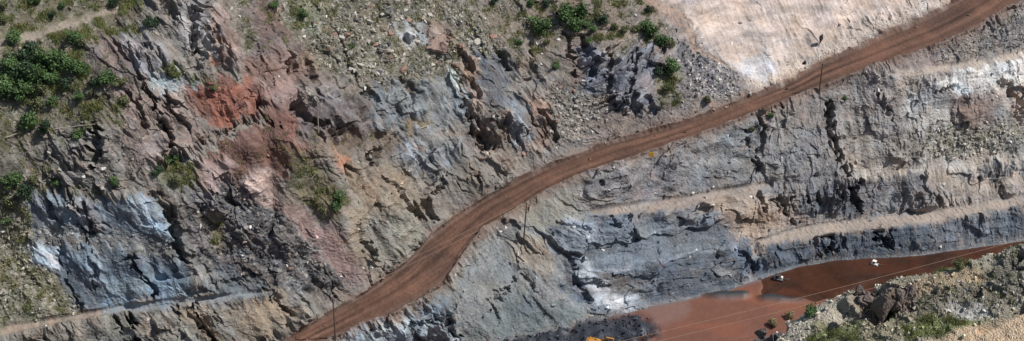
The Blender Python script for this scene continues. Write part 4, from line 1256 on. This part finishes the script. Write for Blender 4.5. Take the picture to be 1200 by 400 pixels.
def outcrop(px, py, blocks_, tint, label):
    """One craggy outcrop: several jointed blocks grown into one mesh."""
    root = spot(px, py)
    bm = bmesh.new()
    cols = []
    for k, (ox, oy, oz, sx, sy, sz, rz) in enumerate(blocks_):
        V, Fc = hull_arrays(int(px * 7 + k * 31 + py), 12, (sx, sy, sz), 0.7)
        b2 = bmesh.new()
        vs = [b2.verts.new(tuple(v)) for v in V]
        for f in Fc:
            b2.faces.new([vs[i] for i in f])
        for _ in range(3):
            bmesh.ops.subdivide_edges(b2, edges=b2.edges, cuts=1, use_grid_fill=True)
            bmesh.ops.triangulate(b2, faces=b2.faces)
            if len(b2.verts) > 1500:
                break
        co = np.array([v.co for v in b2.verts], np.float32)
        n = vnoise(co[:, 0] * 0.9 + k * 5, co[:, 1] * 0.9, co[:, 2] * 0.7, 401) * 0.40 + fbm(co[:, 0] * 2.2, co[:, 1] * 2.2, co[:, 2] * 1.0, 3, 403, ridged=True) * 0.26
        bl, jn = blocks(co[:, 0] * 1.2 + co[:, 1] * 0.7, co[:, 2] * 0.8, 405 + k, 1.0)
        n = n + bl * 0.16
        R = Matrix.Rotation(rz, 4, 'Z')
        for v, e in zip(b2.verts, n):
            v.co = R @ (v.co * (1 + float(e) * 0.55)) + Vector((ox, oy, oz))
        me_t = bpy.data.meshes.new('tmp'); b2.to_mesh(me_t); bm.from_mesh(me_t); bpy.data.meshes.remove(me_t)
        cols.append(lin(tint) * (1 + 0.35 * n[:, None] + 0.15 * RNG.normal(size=(len(n), 1))))
        b2.free()
    me = bpy.data.meshes.new('rock_outcrop'); bm.to_mesh(me); bm.free()
    a = me.color_attributes.new('Col', 'FLOAT_COLOR', 'POINT')
    a.data.foreach_set('color', np.c_[np.clip(np.concatenate(cols), 0.01, 0.7), np.ones(len(me.vertices))].astype(np.float32).ravel())
    me.materials.append(M_STONE)
    return tag(link('rock_outcrop', me, None, root), label, 'outcrop')


def crag(seed, w, d, h, n):
    r = random.Random(seed)
    out = []
    for k in range(n):
        f = k / max(1, n - 1) * 2 - 1
        sc = r.uniform(0.45, 1.0)
        out.append((f * w * 0.75, r.uniform(-0.5, 0.5) * d, h * 0.42 * sc + r.uniform(-0.1, 0.2), w * r.uniform(0.22, 0.40), d * r.uniform(0.4, 0.7), h * 0.62 * sc, r.uniform(0, 3)))
    return out


outcrop(1040, 364, crag(1, 3.4, 2.2, 4.0, 9), (104, 92, 85), 'largest dark brown outcrop on the near spur, seamed and overhanging')
outcrop(1018, 352, crag(2, 1.8, 1.4, 2.4, 6), (100, 91, 86), 'pointed dark outcrop at the rim of the near spur')
outcrop(992, 374, crag(3, 2.2, 1.8, 3.2, 6), (112, 98, 89), 'brown outcrop with a black shaded left side on the near spur')
outcrop(900, 402, crag(4, 2.2, 1.6, 2.6, 6), (94, 89, 86), 'dark outcrop at the very tip of the near spur, lower frame edge')
outcrop(1175, 336, crag(5, 2.4, 1.6, 1.8, 7), (122, 117, 110), 'layered grey outcrop below the ledge near the right edge')
outcrop(480, 49, [(0, 0, 1.0, 2.7, 1.7, 1.9, 0.1), (-2.2, 0, 0.6, 1.3, 1.3, 1.3, 0.8)], (166, 168, 170), 'pale grey ledge block in the upper rockfall, white at its right end')
outcrop(511, 56, [(0, 0, 1.6, 3.1, 1.9, 3.0, 0.3), (1.6, -0.4, 0.6, 1.6, 1.5, 1.8, 0.8)], (148, 126, 116), 'big pinkish block beside the pale grey ledge in the rockfall')

# ================================================================== bushes
def foliage_mesh(seed, kind):
    r = np.random.default_rng(seed)
    n_cl = 9 if kind != 'tall' else 7
    ctr, rad = [], []
    for k in range(n_cl):
        a = r.uniform(0, 6.28); q = r.uniform(0.1, 0.62) if k else 0
        hz = r.uniform(0.35, 1.0)
        if kind == 'tall':
            q *= 0.45; hz = 0.25 + 1.5 * k / n_cl
        ctr.append((q * math.cos(a), q * math.sin(a), hz)); rad.append(r.uniform(0.26, 0.46))
    Vs, Cs = [], []
    for (cx, cy, cz_), R_ in zip(ctr, rad):
        m = 130
        d = r.normal(size=(m, 3)); d /= np.linalg.norm(d, axis=1, keepdims=True)
        pos = np.array([cx, cy, cz_]) + d * R_ * r.uniform(0.45, 1.12, (m, 1)) * np.array([1, 1, 0.85])
        pos[:, 2] = np.maximum(pos[:, 2], 0.03)
        u_ = r.normal(size=(m, 3)); u_ /= np.linalg.norm(u_, axis=1, keepdims=True)
        w_ = np.cross(u_, d + 0.6 * r.normal(size=(m, 3))); w_ /= np.linalg.norm(w_, axis=1, keepdims=True) + 1e-6
        sz = r.uniform(0.045, 0.10, (m, 1))
        Vs.append(np.stack([pos - u_ * sz, pos + w_ * sz * 0.6, pos + u_ * sz, pos - w_ * sz * 0.6], 1).reshape(-1, 3))
        tone = r.uniform(0.75, 1.3)
        base = lin((76, 98, 58)) if kind != 'olive' else lin((94, 98, 66))
        if kind == 'dark':
            base = lin((56, 74, 52))
        if kind == 'brown':
            base = lin((128, 116, 84))
        cl = base * tone * r.uniform(0.7, 1.35, (m, 1))
        Cs.append(np.repeat(cl, 4, 0))
    V = np.concatenate(Vs)
    return mesh_from('foliage', V, np.arange(len(V)).reshape(-1, 4), np.concatenate(Cs), M_LEAF)


def stem_mesh(seed):
    r = random.Random(seed)
    V, Fc = [], []
    for k in range(5):
        a = k * 1.26 + r.uniform(-.4, .4)
        tip = Vector((0.42 * math.cos(a), 0.42 * math.sin(a), r.uniform(0.55, 0.9)))
        pts = [Vector((0, 0, -0.15)), tip * 0.35 + Vector((0, 0, 0.1)), tip]
        n0 = len(V)
        for j, p in enumerate(pts):
            rr = (0.045, 0.03, 0.012)[j]
            for q in range(5):
                V.append((p.x + rr * math.cos(q * 1.2566), p.y + rr * math.sin(q * 1.2566), p.z))
        for j in range(2):
            for q in range(5):
                Fc.append((n0 + j * 5 + q, n0 + j * 5 + (q + 1) % 5, n0 + j * 5 + 5 + (q + 1) % 5, n0 + j * 5 + 5 + q))
    return mesh_from('stem', np.array(V), np.array(Fc), None, M_BARK)


M_LEAF = earth_mat('leaf', 0.0, 3.0, rough=0.6, var=0.2)
M_BARK = plain_mat('bark', (96, 80, 66), 0.9)
FOL = {k: [foliage_mesh(500 + i * 13 + len(k) * 5, k) for i in range(3)] for k in ('green', 'olive', 'dark', 'brown', 'tall')}
STEM = [stem_mesh(i) for i in range(3)]


def bush(px, py, w_px, kind, label, group=None, tall=1.0):
    """px, py is the crown's middle in the photo."""
    foot = spot(px, py + w_px * 0.35)
    d = (foot - cam.location).length
    s = w_px * 0.5 * d / FPX / 0.74
    root = link('bush', None)
    root.location = foot - Vector((0, 0, 0.08 * s))
    root.rotation_euler = (0, 0, random.uniform(0, 6.28))
    root.scale = (s * random.uniform(0.9, 1.2), s * random.uniform(0.85, 1.1), s * tall * random.uniform(0.8, 1.1))
    link('foliage', random.choice(FOL[kind]), root)
    link('stem', random.choice(STEM), root)
    return tag(root, label, 'bush', group)


for x, y, w_, k, lab in [
        (10, 72, 26, 'green', 'top row, at the left edge'), (30, 66, 30, 'dark', 'top row, dark second from the left'), (49, 66, 26, 'green', 'top row, third from the left'),
        (67, 70, 32, 'green', 'top row, the widest, fourth from the left'), (84, 74, 24, 'green', 'top row, fifth from the left'), (97, 81, 17, 'green', 'right end of the top row, small'),
        (20, 88, 32, 'dark', 'middle row, dark and wide at the left'), (42, 88, 30, 'green', 'middle row, second from the left'), (61, 88, 24, 'green', 'middle row, third from the left'),
        (77, 94, 18, 'dark', 'middle row, small and dark at the right'), (6, 98, 28, 'green', 'lower row, at the left edge'), (30, 104, 28, 'green', 'lower row, middle'),
        (14, 110, 22, 'dark', 'lower row, dark and lowest'), (48, 104, 20, 'olive', 'lower row, yellowish at the right')]:
    bush(x, y, w_, k, 'bush of the thicket below the hillside track, ' + lab, 'thicket below the hillside track')
for x, y, w_, k, lab in [
        (17, 43, 22, 'green', 'green bush on the lower verge of the hillside track, left edge'), (87, 42, 20, 'green', 'rounded dark green bush on the lower verge of the hillside track, middle'),
        (96, 48, 12, 'olive', 'small yellowish bush hugging the rounded bush on the hillside track verge'),
        (60, 16, 12, 'dark', 'small dark bush on the bank above the hillside track'), (73, 5, 10, 'green', 'small green bush at the top edge above the hillside track'), (40, 2, 13, 'green', 'green bush cut by the top edge, second from the left corner'),
        (134, 2, 15, 'dark', 'dark bush at the top edge where the hillside track ends'), (4, 8, 14, 'olive', 'olive bush in the upper left corner'), (5, 22, 12, 'olive', 'olive bush at the left edge above the track'),
        (126, 90, 22, 'green', 'bright green bush right of the thicket, on the crag edge'), (112, 95, 14, 'dark', 'small dark bush between thicket and crag edge'), (142, 96, 16, 'olive', 'olive bush overhanging the crag, right of the bright green one'),
        (36, 142, 24, 'green', 'green bush on the ledge below the thicket, left of a pair'), (52, 148, 20, 'dark', 'dark bush on the ledge below the thicket, right of a pair'), (92, 158, 14, 'green', 'small green bush under the fallen log'),
        (146, 118, 18, 'olive', 'flat olive bush on the shoulder right of the thicket'), (44, 120, 20, 'olive', 'olive bush between the thicket and the ledge pair'), (62, 118, 16, 'green', 'green bush just below the thicket'), (92, 112, 14, 'green', 'small green bush on the bare shoulder below the thicket'),
        (178, 26, 17, 'dark', 'dark bush at the head of the pale streaked crag'), (200, 186, 22, 'green', 'green bush at the left foot of the red mound'), (183, 202, 14, 'dark', 'dark low bush below the bush at the foot of the red mound'),
        (18, 212, 24, 'green', 'green bush at the left edge above the blue cliff'), (30, 226, 24, 'dark', 'dark bush against the left end of the blue cliff'), (14, 234, 18, 'olive', 'olive bush at the left edge beside the blue cliff'), (40, 212, 15, 'olive', 'yellowish bush at the left end of the rubble on the cliff'),
        (66, 212, 15, 'green', 'small green bush in the rubble on top of the blue cliff'), (133, 214, 15, 'green', 'green bush at the right end of the rubble on top of the cliff'), (8, 258, 12, 'green', 'small green bush on the rubble slope at the left edge'),
        (206, 212, 16, 'olive', 'olive bush on the grassy patch left of the red mound'),
        (320, 5, 13, 'green', 'round green bush near the top edge, left of two above the red slope'), (355, 17, 14, 'green', 'wide green bush near the top edge, right of two above the red slope'),
        (397, 227, 20, 'green', 'bright green bush above the road on the grassy gully, upper of two'), (394, 243, 20, 'green', 'wider green bush above the road on the grassy gully, lower of two'), (412, 54, 8, 'green', 'tiny green bush among the rockfall boulders'),
        (632, 27, 28, 'green', 'large round bush left of the twin gullies'), (663, 14, 27, 'green', 'largest bush of the cluster right of the twin gullies'), (681, 12, 20, 'green', 'round bush at the upper right of the cluster by the gullies'),
        (674, 28, 23, 'green', 'round bush at the bottom left of the cluster by the gullies'), (687, 26, 15, 'green', 'small bush in the middle of the cluster by the gullies'), (704, 21, 18, 'dark', 'dark round bush standing apart right of the cluster'),
        (694, 33, 14, 'green', 'low bush at the lower right of the cluster by the gullies'), (640, 3, 13, 'dark', 'dark bush cut by the top edge above the large round bush'), (622, 3, 10, 'green', 'small bush at the top edge left of the gullies'),
        (757, 27, 16, 'green', 'uppermost bush of the row beside the grey crag'), (763, 36, 22, 'green', 'second bush of the row beside the grey crag'), (775, 46, 22, 'green', 'third bush of the row beside the grey crag'), (786, 50, 12, 'olive', 'small olive bush at the end of the row beside the grey crag'),
        (786, 75, 24, 'green', 'large bush at the top right corner of the grey crag'), (774, 82, 15, 'dark', 'dark bush left of the large bush at the grey crag'), (745, 33, 12, 'olive', 'small olive bush above the grey crag'), (732, 34, 11, 'olive', 'small olive bush on the brown slope above the grey crag'),
        (720, 32, 10, 'olive', 'pale small bush on the brown slope between cluster and crag'), (650, 78, 11, 'green', 'small bush between the two gullies and the dark cliff'), (690, 47, 9, 'green', 'tiny bush below the cluster by the gullies'),
        (761, 10, 10, 'dark', 'small dark bush at the corner of the sand slope'), (578, 2, 11, 'dark', 'dark bush at the top edge above the rockfall'), (782, 102, 15, 'olive', 'yellowish bush below the large bush at the grey crag'), (828, 117, 11, 'olive', 'low olive bush on the bank above the road'),
        (903, 135, 8, 'green', 'small green bush on the downhill verge of the road'), (880, 152, 9, 'olive', 'small olive bush on the rim left of the shaded notch'), (990, 115, 7, 'green', 'tiny green bush at the head of the deep cleft'),
        (608, 48, 10, 'green', 'small bush in the stones left of the large round bush'), (640, 48, 9, 'olive', 'tiny olive bush below the large round bush'), (250, 102, 12, 'olive', 'low olive bush on the pale ledge'), (200, 85, 15, 'olive', 'low bush on the green patch of the pale ledge'),
        (949, 364, 17, 'green', 'green bush at the rim of the near spur, middle'), (925, 368, 14, 'brown', 'dry brownish bush at the rim of the near spur'), (906, 376, 14, 'brown', 'dry brown bush at the tip of the near spur'),
        (1062, 374, 24, 'green', 'green bush right of the largest dark outcrop'), (1036, 372, 13, 'green', 'small green bush in the hollow of the dark outcrops'), (966, 392, 24, 'green', 'leafy bush at the lower frame edge left of the outcrops'), (985, 394, 20, 'dark', 'dark bush at the lower frame edge below the brown outcrop'),
        (940, 398, 18, 'olive', 'olive bush at the lower frame edge near the spur tip'), (1122, 309, 15, 'olive', 'olive bush on the rim of the near spur, right part'), (1190, 358, 14, 'green', 'green bush at the right edge above the tan path'), (1150, 372, 14, 'olive', 'olive bush by the tan path')]:
    bush(x, y, w_, k, lab)
boulder(960, 51, 13, 'black', 'tall dark standing rock on the pale sand above the road', None, -1.0, 'boulder', (0.62, 0.62, 2.3)).rotation_euler = (0.05, -0.08, 1.0)
boulder(942, 73, 8, 'black', 'small dark rock on the sandy bank left of the tall standing rock', None, -0.3, 'boulder', (0.8, 0.8, 1.5)).rotation_euler = (0, 0.2, 0.4)

# ================================================================== made things
def tube(pts, r0, r1=None, n=8, cap=True):
    r1 = r0 if r1 is None else r1
    V, Fc = [], []
    m = len(pts)
    for i, p in enumerate(pts):
        p = Vector(p)
        d = (Vector(pts[min(i + 1, m - 1)]) - Vector(pts[max(i - 1, 0)])).normalized()
        a = d.cross(Vector((0.31, 0.2, 0.93))).normalized()
        if a.length < 0.1:
            a = d.cross(Vector((1, 0, 0))).normalized()
        b_ = d.cross(a)
        r = r0 + (r1 - r0) * i / (m - 1)
        for q in range(n):
            t = 2 * math.pi * q / n
            V.append(tuple(p + (a * math.cos(t) + b_ * math.sin(t)) * r))
    for i in range(m - 1):
        for q in range(n):
            Fc.append((i * n + q, i * n + (q + 1) % n, (i + 1) * n + (q + 1) % n, (i + 1) * n + q))
    if cap:
        Fc.append(tuple(range(n))[::-1]); Fc.append(tuple(range((m - 1) * n, m * n)))
    return V, Fc


def box(cx, cy, cz, sx, sy, sz, taper=(1, 1), shift=0.0):
    x, y, z = sx / 2, sy / 2, sz / 2
    tx, ty = taper
    V = [(cx - x, cy - y, cz - z), (cx + x, cy - y, cz - z), (cx + x, cy + y, cz - z), (cx - x, cy + y, cz - z),
         (cx - x * tx + shift, cy - y * ty, cz + z), (cx + x * tx + shift, cy - y * ty, cz + z), (cx + x * tx + shift, cy + y * ty, cz + z), (cx - x * tx + shift, cy + y * ty, cz + z)]
    return V, [(0, 3, 2, 1), (4, 5, 6, 7), (0, 1, 5, 4), (1, 2, 6, 5), (2, 3, 7, 6), (3, 0, 4, 7)]


def join(*shapes):
    V, Fc = [], []
    for v, f in shapes:
        n = len(V)
        V += list(v); Fc += [tuple(i + n for i in q) for q in f]
    return V, Fc


def prism(prof, y0, y1):
    """Side profile (x, z) extruded across y."""
    n = len(prof)
    V = [(x, y0, z) for x, z in prof] + [(x, y1, z) for x, z in prof]
    Fc = [tuple(range(n)), tuple(range(n, 2 * n))[::-1]] + [(i, i + n, (i + 1) % n + n, (i + 1) % n) for i in range(n)]
    return V, Fc


def part(name, shape, mat, parent=None, bevel=0.0):
    me = bpy.data.meshes.new(name)
    me.from_pydata(*(shape[0], [], shape[1])); me.materials.append(mat)
    bm = bmesh.new(); bm.from_mesh(me)
    bmesh.ops.recalc_face_normals(bm, faces=bm.faces)
    if bevel:
        bmesh.ops.bevel(bm, geom=bm.edges[:], offset=bevel, segments=1, affect='EDGES')
    bm.to_mesh(me); bm.free()
    return link(name, me, parent)


M_WOOD = plain_mat('weathered_wood', (92, 74, 64), 0.9)
M_PALEWOOD = plain_mat('bleached_wood', (160, 150, 136), 0.9)
M_STEEL = plain_mat('galvanised_steel', (150, 150, 150), 0.5, 0.4)
M_WIRE = plain_mat('aluminium_wire', (146, 122, 106), 0.5, 0.0)
M_CERAMIC = plain_mat('insulator', (110, 70, 52), 0.3)
M_SIGN = plain_mat('sign_yellow', (236, 176, 50), 0.5, 0, 0.1)
M_YELLOW = plain_mat('yellow_paint', (172, 120, 50), 0.6, 0, 0.5)
M_BLACK = plain_mat('black_rubber', (34, 34, 36), 0.8)
M_GLASS = plain_mat('cab_glass', (40, 52, 60), 0.1)
M_WHITE = plain_mat('white_paint', (232, 226, 218), 0.5, 0, 0.06)
M_RED = plain_mat('red_oxide', (150, 60, 44), 0.6)
M_PIPE = plain_mat('dark_hose', (58, 54, 54), 0.6)


def utility_pole(foot, top, label, mat=None, arm=True, arm_dir=(1, 0, 0)):
    mat = mat or M_WOOD
    root = link('utility_pole', None, None, foot)
    t = Vector(top) - Vector(foot)
    d = t.normalized()
    part('post', tube([(0, 0, -0.8), tuple(t * 0.5), tuple(t)], 0.19, 0.13, 10), mat, root)
    if arm:
        a = Vector(arm_dir).normalized()
        c0 = t - d * 0.35
        part('crossarm', tube([tuple(c0 - a * 0.9), tuple(c0), tuple(c0 + a * 0.9)], 0.075, 0.075, 6), mat, root)
        for s in (-0.8, 0.8):
            q = c0 + a * s
            part('insulator', join(tube([tuple(q), tuple(q + Vector((0, 0, 0.16)))], 0.05, 0.05, 6), tube([tuple(q + Vector((0, 0, 0.14))), tuple(q + Vector((0, 0, 0.30)))], 0.10, 0.07, 8)), M_CERAMIC, root)
        part('brace', tube([tuple(c0 - d * 0.8), tuple(c0 - a * 0.6)], 0.03, 0.03, 5), M_STEEL, root)
    tag(root, label, 'utility pole')
    return root


def pole_at(px, py_foot, py_top, label, **k):
    f = spot(px, py_foot)
    dist = (f - cam.location).length
    hgt = (py_foot - py_top) * dist / FPX / CP
    dx = k.pop('lean', 0.0)
    utility_pole(f, f + Vector((dx, 0, hgt)), label, **k)
    return f + Vector((dx, 0, hgt))


armd = (0.6, -0.8, 0)
tA = pole_at(393, 396, 347, 'dark timber power pole on the downhill verge near the lower left bend', arm_dir=armd)
tB = pole_at(612, 284, 237, 'dark leaning power pole on the spoil bank below the middle of the road', arm_dir=armd, lean=0.7)
tC = pole_at(960, 108, 76, 'dark timber power pole on the road verge below the sand slope', arm_dir=armd)


def wire(a, b_, sag, r, label):
    pts = []
    for i in range(25):
        t = i / 24
        p = Vector(a).lerp(Vector(b_), t)
        p.z -= sag * 4 * t * (1 - t)
        pts.append(tuple(p))
    return tag(part('power_cable', tube(pts, r, r, 6), M_WIRE), label, 'cable')


av = Vector(armd).normalized() * 0.8
up = Vector((0, 0, -0.05))
wire(tA + av + up, tB + av + up, 0.5, 0.03, 'lower overhead cable crossing the road between the two lower poles')
wire(tA - av + up, tB - av + up, 0.5, 0.03, 'upper overhead cable crossing the road between the two lower poles')

# cables over the pond and the poles outside the frame that carry them
p1, p2 = Vector(survey(690, 409, 12.0)), Vector(survey(1310, 249, 12.0))
q1_, q2_ = Vector(survey(690, 419, 12.0)), Vector(survey(1310, 260, 12.0))
wire(p1, p2, 1.0, 0.03, 'upper of the two cables strung across the red pond')
wire(q1_, q2_, 1.0, 0.03, 'lower of the two cables strung across the red pond')
for a_, b_, lab in ((p1, q1_, 'pole carrying the pond cables on the dark muck'), (p2, q2_, 'pole carrying the pond cables at the far end of the pond')):
    mid = (a_ + b_) / 2
    utility_pole(Vector((mid.x, mid.y, 0)), Vector((mid.x, mid.y, 12.2)), lab, arm_dir=(a_ - b_))


def simple_post(px, y0, y1, label, mat, lean, r=0.14):
    f = spot(px, y0)
    hgt = (y0 - y1) * (f - cam.location).length / FPX / CP
    root = link('post', None, None, f)
    part('shaft', tube([(0, 0, -0.5), (lean * 0.4, 0, hgt * 0.5), (lean, 0, hgt)], r, r * 0.7, 8), mat, root)
    part('cap', tube([(lean, 0, hgt), (lean, 0, hgt + 0.12)], r * 0.85, r * 0.5, 8), mat, root)
    return tag(root, label, 'post')


simple_post(374, 153, 117, 'pale bare post on the ledge above the red mound', M_PALEWOOD, 0.3)
simple_post(1167, 181, 150, 'thin dark leaning post on the talus of the right wall', M_WOOD, 0.9, 0.1)


def log(x0, y0, x1, y1, label, r=0.11):
    a, b_ = spot(x0, y0), spot(x1, y1)
    a.z += r * 0.7; b_.z += r * 0.7
    a.y -= 0.4; b_.y -= 0.4
    mid = (a + b_) / 2
    side = (b_ - a).cross(Vector((0, 0, 1))).normalized()
    root = link('fallen_log', None, None, mid)
    part('trunk', tube([tuple(a - mid), tuple(Vector((0, 0, 0.06))), tuple(b_ - mid)], r, r * 0.6, 8), M_PALEWOOD, root)
    part('branch_stub', tube([tuple((b_ - mid) * 0.4), tuple((b_ - mid) * 0.55 + side * 0.5 + Vector((0, 0, 0.25)))], r * 0.4, r * 0.2, 6), M_PALEWOOD, root)
    return tag(root, label, 'log')


log(64, 150, 111, 145, 'long bleached log lying on the ledge below the thicket')
log(8, 160, 28, 153, 'short bleached log at the left edge below the thicket')
log(330, 119, 344, 112, 'short bleached log on the ledge above the red mound')
log(272, 151, 288, 146, 'thin bleached log on the path behind the red mound', 0.1)
log(491, 150, 506, 145, 'bleached log on the brown ledge in the middle cliff')
log(365, 210, 371, 201, 'short pale log on the grassy gully above the road')

# dead shrub on the right wall
f = spot(1107, 106)
root = link('dead_shrub', None, None, f)
part('stem', tube([(0, 0, -0.3), (0.15, 0, 0.7), (0.3, 0, 1.1)], 0.16, 0.1, 7), M_WOOD, root)
part('branch', tube([(0.3, 0, 1.1), (0.75, 0.1, 1.9), (0.95, 0.1, 2.7)], 0.1, 0.03, 6), M_WOOD, root)
part('branch', tube([(0.15, 0, 0.7), (-0.8, 0, 1.1), (-1.4, 0.1, 1.0)], 0.09, 0.03, 6), M_WOOD, root)
tag(root, 'blackened dead shrub with one upright branch on the pale right wall', 'shrub')
f = spot(1031, 266)
root = link('dead_shrub', None, None, f)
part('stem', tube([(0, 0, -0.3), (0, 0, 0.5)], 0.13, 0.1, 7), M_WOOD, root)
part('branch', tube([(0, 0, 0.5), (-0.6, 0, 1.0), (-1.1, 0, 1.5)], 0.09, 0.03, 6), M_WOOD, root)
part('branch', tube([(0, 0, 0.5), (0.4, 0, 0.9), (0.6, 0, 1.2)], 0.08, 0.03, 6), M_WOOD, root)
tag(root, 'small dead shrub on the rim of the lower right bench above a notch', 'shrub')

# yellow marker by the road
f = spot(763, 186)
root = link('road_sign', None, None, f)
part('post', tube([(0, 0, -0.3), (0, 0, 1.0)], 0.05, 0.05, 6), M_STEEL, root)
part('panel', box(0, -0.07, 1.3, 1.2, 0.05, 1.2), M_SIGN, root, 0.01)
part('bracket', box(0, -0.035, 1.1, 0.3, 0.03, 0.08), M_STEEL, root)
tag(root, 'small yellow marker sign on the downhill verge of the haul road', 'sign')

# excavator on the dark muck
f = floor_spot(698, 407, 0.35)
root = link('excavator', None, None, f)
root.rotation_euler = (0, 0, math.radians(-20)); root.scale = (0.85, 0.85, 0.85)
for sy in (-1, 1):
    tr = part('track', prism([(-1.9, 0.25), (-1.6, 0.0), (1.6, 0.0), (1.9, 0.25), (1.9, 0.6), (1.6, 0.85), (-1.6, 0.85), (-1.9, 0.6)], sy * 1.25 - 0.3, sy * 1.25 + 0.3), M_BLACK, root, 0.03)
    for wx_ in (-1.2, -0.4, 0.4, 1.2):
        part('roller', tube([(wx_, sy * 1.25 - 0.33, 0.3), (wx_, sy * 1.25 + 0.33, 0.3)], 0.2, 0.2, 10), M_STEEL, tr)
part('undercarriage', box(0, 0, 0.75, 2.2, 1.9, 0.5), M_BLACK, root, 0.04)
part('house', prism([(-2.2, 1.05), (1.3, 1.05), (1.3, 1.6), (0.4, 2.0), (-1.9, 2.05), (-2.2, 1.8)], -1.3, 1.3), M_YELLOW, root, 0.05)
part('counterweight', prism([(-2.6, 1.1), (-2.2, 1.05), (-2.2, 1.9), (-2.6, 1.75)], -1.25, 1.25), M_YELLOW, root, 0.04)
cab = part('cab', prism([(0.2, 1.1), (1.5, 1.1), (1.5, 1.7), (1.25, 2.9), (0.2, 2.9)], -1.32, -0.35), M_YELLOW, root, 0.04)
part('window', prism([(0.35, 1.75), (1.3, 1.75), (1.12, 2.7), (0.35, 2.7)], -1.345, -1.322), M_GLASS, cab)
part('windscreen', prism([(1.51, 1.75), (1.53, 1.75), (1.30, 2.75), (1.28, 2.75)], -1.2, -0.45), M_GLASS, cab)
part('boom', prism([(1.1, 1.5), (1.3, 1.3), (3.0, 3.3), (4.6, 3.5), (4.6, 3.8), (2.8, 3.75), (1.0, 1.9)], -0.05, 0.45), M_YELLOW, root, 0.03)
part('stick', prism([(4.3, 3.9), (4.7, 3.7), (5.2, 1.7), (4.95, 1.7)], 0.03, 0.37), M_YELLOW, root, 0.02)
part('bucket', prism([(4.9, 1.8), (5.35, 1.75), (5.3, 1.0), (4.7, 0.7), (4.2, 1.0), (4.6, 1.3)], -0.35, 0.75), M_BLACK, root, 0.02)
part('cylinder', tube([(1.7, 0.2, 1.5), (3.0, 0.2, 3.2)], 0.1, 0.08, 8), M_STEEL, root)
part('exhaust', tube([(-1.2, 0.7, 2.0), (-1.2, 0.7, 2.6)], 0.08, 0.07, 8), M_BLACK, root)
tag(root, 'yellow tracked excavator on the black muck at the lower frame edge', 'excavator')


def pump_raft(px, py, label, sz, rz, roof):
    root = link('pump_raft', None, None, floor_spot(px, py, -0.05))
    root.rotation_euler = (0, 0, rz); root.scale = (sz, sz, sz)
    for sy in (-0.55, 0.55):
        part('pontoon', tube([(-1.45, sy, 0.12), (-1.3, sy, 0.15), (1.3, sy, 0.15), (1.45, sy, 0.12)], 0.26, 0.26, 12), M_PIPE if not roof else M_WHITE, root)
    part('deck', box(0, 0, 0.45, 2.5, 1.5, 0.10), M_WHITE if roof else M_STEEL, root, 0.015)
    mt = part('pump_housing', join(tube([(-0.8, 0, 0.85), (0.1, 0, 0.85)], 0.36, 0.36, 14), box(-0.35, 0, 0.58, 0.7, 0.5, 0.18)), M_RED if roof else M_PIPE, root)
    part('flange', tube([(0.1, 0, 0.85), (0.2, 0, 0.85)], 0.42, 0.42, 14), M_STEEL, mt)
    part('canopy', prism([(-1.0, 1.45), (0.55, 1.45), (0.45, 1.62), (-0.9, 1.66)], -0.7, 0.7), M_WHITE if roof else M_PIPE, root, 0.01)
    if not roof:
        part('control_box', box(0.95, 0, 0.85, 0.5, 0.9, 0.7), M_WHITE, root, 0.02)
    for px_ in (-0.9, 0.45):
        for py_ in (-0.6, 0.6):
            part('canopy_post', tube([(px_, py_, 0.5), (px_, py_, 1.46)], 0.035, 0.035, 6), M_STEEL, root)
    part('discharge_hose', tube([(0.2, 0, 0.85), (0.9, 0.1, 0.8), (1.5, 0.3, 0.4), (2.3, 0.8, 0.12), (3.0, 1.6, 0.08)], 0.11, 0.11, 8), M_PIPE, root)
    return tag(root, label, 'pump raft')


pump_raft(912, 328, 'dark pump raft with white deck near the left end of the pond', 0.85, math.radians(-20), False)
pump_raft(1025, 310, 'bright white pump raft in the middle of the brown pond', 0.62, math.radians(-35), True)
